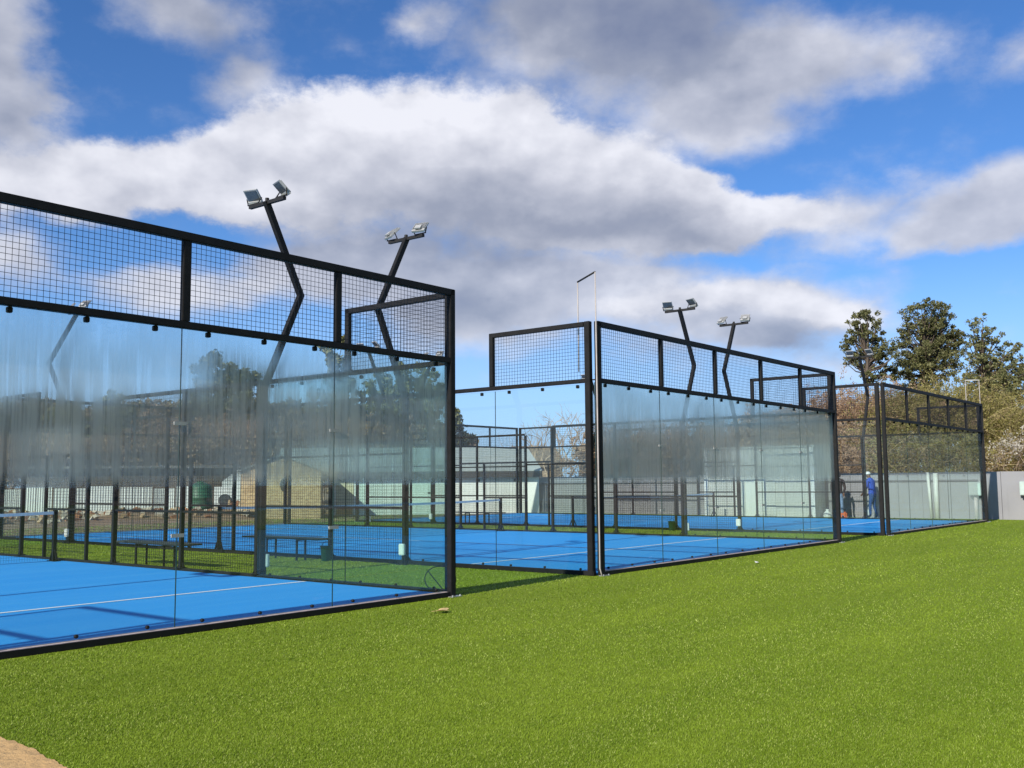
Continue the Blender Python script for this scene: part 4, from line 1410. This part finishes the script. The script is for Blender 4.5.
# ------------------------------------------------------------------ people
def person(label, joints, radii, edges, mats, pick, loc, rz):
    me = bpy.data.meshes.new('person')
    me.from_pydata(joints, edges, [])
    o = bpy.data.objects.new('person', me)
    COL.objects.link(o)
    sk = o.modifiers.new('skin', 'SKIN')
    sk.use_smooth_shade = True
    me.skin_vertices.new() if not me.skin_vertices else None
    for i, v in enumerate(me.skin_vertices[0].data):
        r = radii[i]
        v.radius = (r, r) if isinstance(r, (int, float)) else r
        v.use_root = (i == 0)
    ss = o.modifiers.new('sub', 'SUBSURF')
    ss.levels = ss.render_levels = 2
    dg = bpy.context.evaluated_depsgraph_get()
    dg.update()
    em = bpy.data.meshes.new_from_object(o.evaluated_get(dg))
    o.modifiers.clear()
    o.data = em
    em.materials.clear()
    for mm in mats:
        em.materials.append(mm)
    for pl in em.polygons:
        pl.material_index = pick(pl.center)
        pl.use_smooth = True
    o.location = loc
    o.rotation_euler = (0, 0, rz)
    tag(o, label, 'person')
    return o

SKIN = plain('skin', (0.16, 0.085, 0.05), 0.6)
def human(label, loc, rz, bend, jacket, trousers, shoes, hat, arm, hood=False):
    """standing person facing +x; bend tips the trunk forward"""
    cb, sb = math.cos(bend), math.sin(bend)
    hip = Vector((0, 0, 0.90))
    def tr(x, y, z):                                                 # trunk coordinates above the hip
        return hip + Vector((x * cb + z * sb, y, z * cb - x * sb))
    J, Rr, E = [], [], []
    def add(p, r, parent=None):
        J.append(tuple(p))
        Rr.append(r)
        if parent is not None:
            E.append((parent, len(J) - 1))
        return len(J) - 1
    pel = add(hip, (0.15, 0.12))
    wa = add(tr(0, 0, 0.20), (0.15, 0.115), pel)
    ch = add(tr(0, 0, 0.40), (0.18, 0.13), wa)
    sh = add(tr(0, 0, 0.54), (0.12, 0.10), ch)
    nk = add(tr(0.02, 0, 0.62), 0.055, sh)
    hd = add(tr(0.05, 0, 0.72), 0.090, nk)
    ht = add(tr(0.06, 0, 0.83), 0.075, hd)
    for s in (-1, 1):
        a = add(tr(0, s * 0.19, 0.50), 0.065, sh)
        el_, wr = arm
        b = add(tr(el_[0], s * 0.25, el_[1]), 0.052, a)
        c = add(tr(wr[0], s * 0.20, wr[1]), 0.038, b)
        hnd = add(tr(wr[0] + 0.07, s * 0.19, wr[1] - 0.05), 0.036, c)
        for f in range(5):
            add(tr(wr[0] + 0.13 + 0.015 * (f % 3), s * (0.155 + 0.017 * f), wr[1] - 0.10 + (0.03 if f == 0 else -0.012 * (f % 2))), 0.010, hnd)
        l0 = add((0.0, s * 0.10, 0.80), 0.088, pel)
        l1 = add((0.05, s * 0.12, 0.47), 0.060, l0)
        l2 = add((-0.02 + 0.06 * s, s * 0.13, 0.10), 0.042, l1)
        l3 = add((0.10 + 0.06 * s, s * 0.14, 0.045), 0.040, l2)
    def pick(c):
        d = c - hip
        z = d.x * sb + d.z * cb
        if c.z < 0.09:
            return 2
        if c.z < 0.92 and z < 0.03 and abs(c.x) < 0.24:
            return 1
        if z > 0.62:
            return 3
        x = d.x * cb - d.z * sb
        if abs(d.y) > 0.10 and x > arm[1][0] + 0.02 and z < 0.5:
            return 3
        return 0
    o = person(label, J, Rr, E, [jacket, trousers, shoes, SKIN], pick, loc, rz)
    # face, ears and headgear
    M = Matrix.Translation(tr(0.055, 0, 0.755)) @ Matrix.Rotation(bend * 0.6, 4, 'Y')
    m = MB()
    prof = [(0.104, 0.0), (0.108, 0.03), (0.098, 0.07), (0.06, 0.105), (0.0, 0.118)]
    m.lathe((0, 0, 0), prof, 18)
    if hood:
        m.lathe((-0.015, 0, -0.10), [(0.10, 0), (0.115, 0.05), (0.112, 0.10)], 18)
    else:
        m.box((0.06, -0.07, 0.004), (0.18, 0.07, 0.016))
    m.v = [tuple(M @ Vector(v)) for v in m.v]
    h = m.build('hood' if hood else 'cap', hat, o, smooth=True)
    m = MB()
    m.tube([M @ Vector((0.085, 0, -0.01)), M @ Vector((0.115, 0, -0.045)), M @ Vector((0.09, 0, -0.055))], [0.010, 0.016, 0.010], 6)
    for s in (-1, 1):
        m.tube([M @ Vector((0.0, s * 0.085, -0.01)), M @ Vector((-0.01, s * 0.105, -0.03)), M @ Vector((0.0, s * 0.09, -0.06))], [0.012, 0.018, 0.012], 6)
    m.build('face', SKIN, o, smooth=True)
    return o
BLUEJ = plain('blue_overall', (0.020, 0.075, 0.42), 0.75, 0, 0.2, 12)
BLUET = plain('blue_trousers', (0.015, 0.06, 0.20), 0.8, 0, 0.2, 12)
DARKJ = plain('dark_jacket', (0.030, 0.018, 0.018), 0.8, 0, 0.2, 12)
JEANS = plain('pale_jeans', (0.16, 0.25, 0.38), 0.8, 0, 0.2, 12)
def wall_spot(px, xx):
    r = ray(px, 500)
    tt = (xx - CAM.x) / r.x
    return Vector((xx, CAM.y + r.y * tt, 0))
face_left = math.pi / 2
human('person in bright blue overalls and a white cap standing close to the grey wall', wall_spot(873, 28.35), R(75), 0.16, BLUEJ, BLUET, BLACK, WHITE, ((0.06, 0.24), (0.24, 0.10)))
human('person in dark hooded jacket and pale jeans half hidden behind a court post', wall_spot(838.5, 27.85), R(200), 0.10, DARKJ, JEANS, BLACK, DARKJ, ((0.04, 0.24), (0.20, 0.06)), True)
p = wall_spot(843.5, 27.9)
t = thing('tool_bag', 'small orange bag on the ground beside the person in the dark jacket', 'bag', p)
MB().box((-0.09, -0.12, 0), (0.09, 0.12, 0.24)).build('body', plain('orange_canvas', (0.48, 0.12, 0.04), 0.7), t, bevel=0.04)
MB().tube([(0, -0.09, 0.23), (0, -0.05, 0.34), (0, 0.05, 0.34), (0, 0.09, 0.23)], 0.012, 6).build('handle', BLACK, t)
p = wall_spot(827, 28.3)
tag(MB().lathe((p.x, p.y, 0), [(0, 0), (0.16, 0), (0.19, 0.08), (0.13, 0.2), (0.05, 0.26), (0.07, 0.32), (0.0, 0.33)], 12).build('white_sack', WHITE, smooth=True), 'small white tied sack by the foot of the grey wall', 'sack')

# ------------------------------------------------------------------ far wood at left, and an unseen tree row added to darken glass reflections
def far_wood():
    cs, rs = [], []
    for k in range(1500):
        px = random.uniform(-160, 470)
        d = random.uniform(74, 84)
        top = 408 + 16 * mnoise.noise(Vector((px * 0.03, 0, 7))) + max(0, px - 380) * 0.35
        p = at_depth(px, top + (486 - top) * random.random() ** 1.3, d)
        cs.append(tuple(p))
        rs.append(random.uniform(0.6, 1.1))
    V, F = leaves_np(cs, rs, 34, 0.26)
    m = leaf_material('brown_wood_leaves', [(0.13, 0.09, 0.05), (0.22, 0.155, 0.09), (0.26, 0.22, 0.11)])
    o = link('far_wood', np_mesh('far_wood', V, F, m, 4))
    o['kind'] = 'stuff'
    o['label'] = 'far brown olive mass of winter trees behind the wet glass at left'
    o['category'] = 'trees'
far_wood()
def reflection_trees():  # added out of view behind the camera so the panes mirror dark foliage
    cs, rs = [], []
    for k in range(1900):
        x = random.uniform(-30, 330)
        h = 13.0 + 3.0 * mnoise.noise(Vector((x * 0.12, 0, 0)))
        z = h * random.random() ** 0.7
        cs.append((x, -46 + random.uniform(-2.5, 2.5), z))
        rs.append(random.uniform(1.1, 1.9))
    V, F = leaves_np(cs, rs, 50, 0.42)
    o = link('reflection_trees', np_mesh('reflection_trees', V, F, OLIVE, 4))
    o['kind'] = 'stuff'
    o['label'] = 'dense green unseen tree row added behind the camera to darken glass reflections'
    o['category'] = 'trees'
reflection_trees()
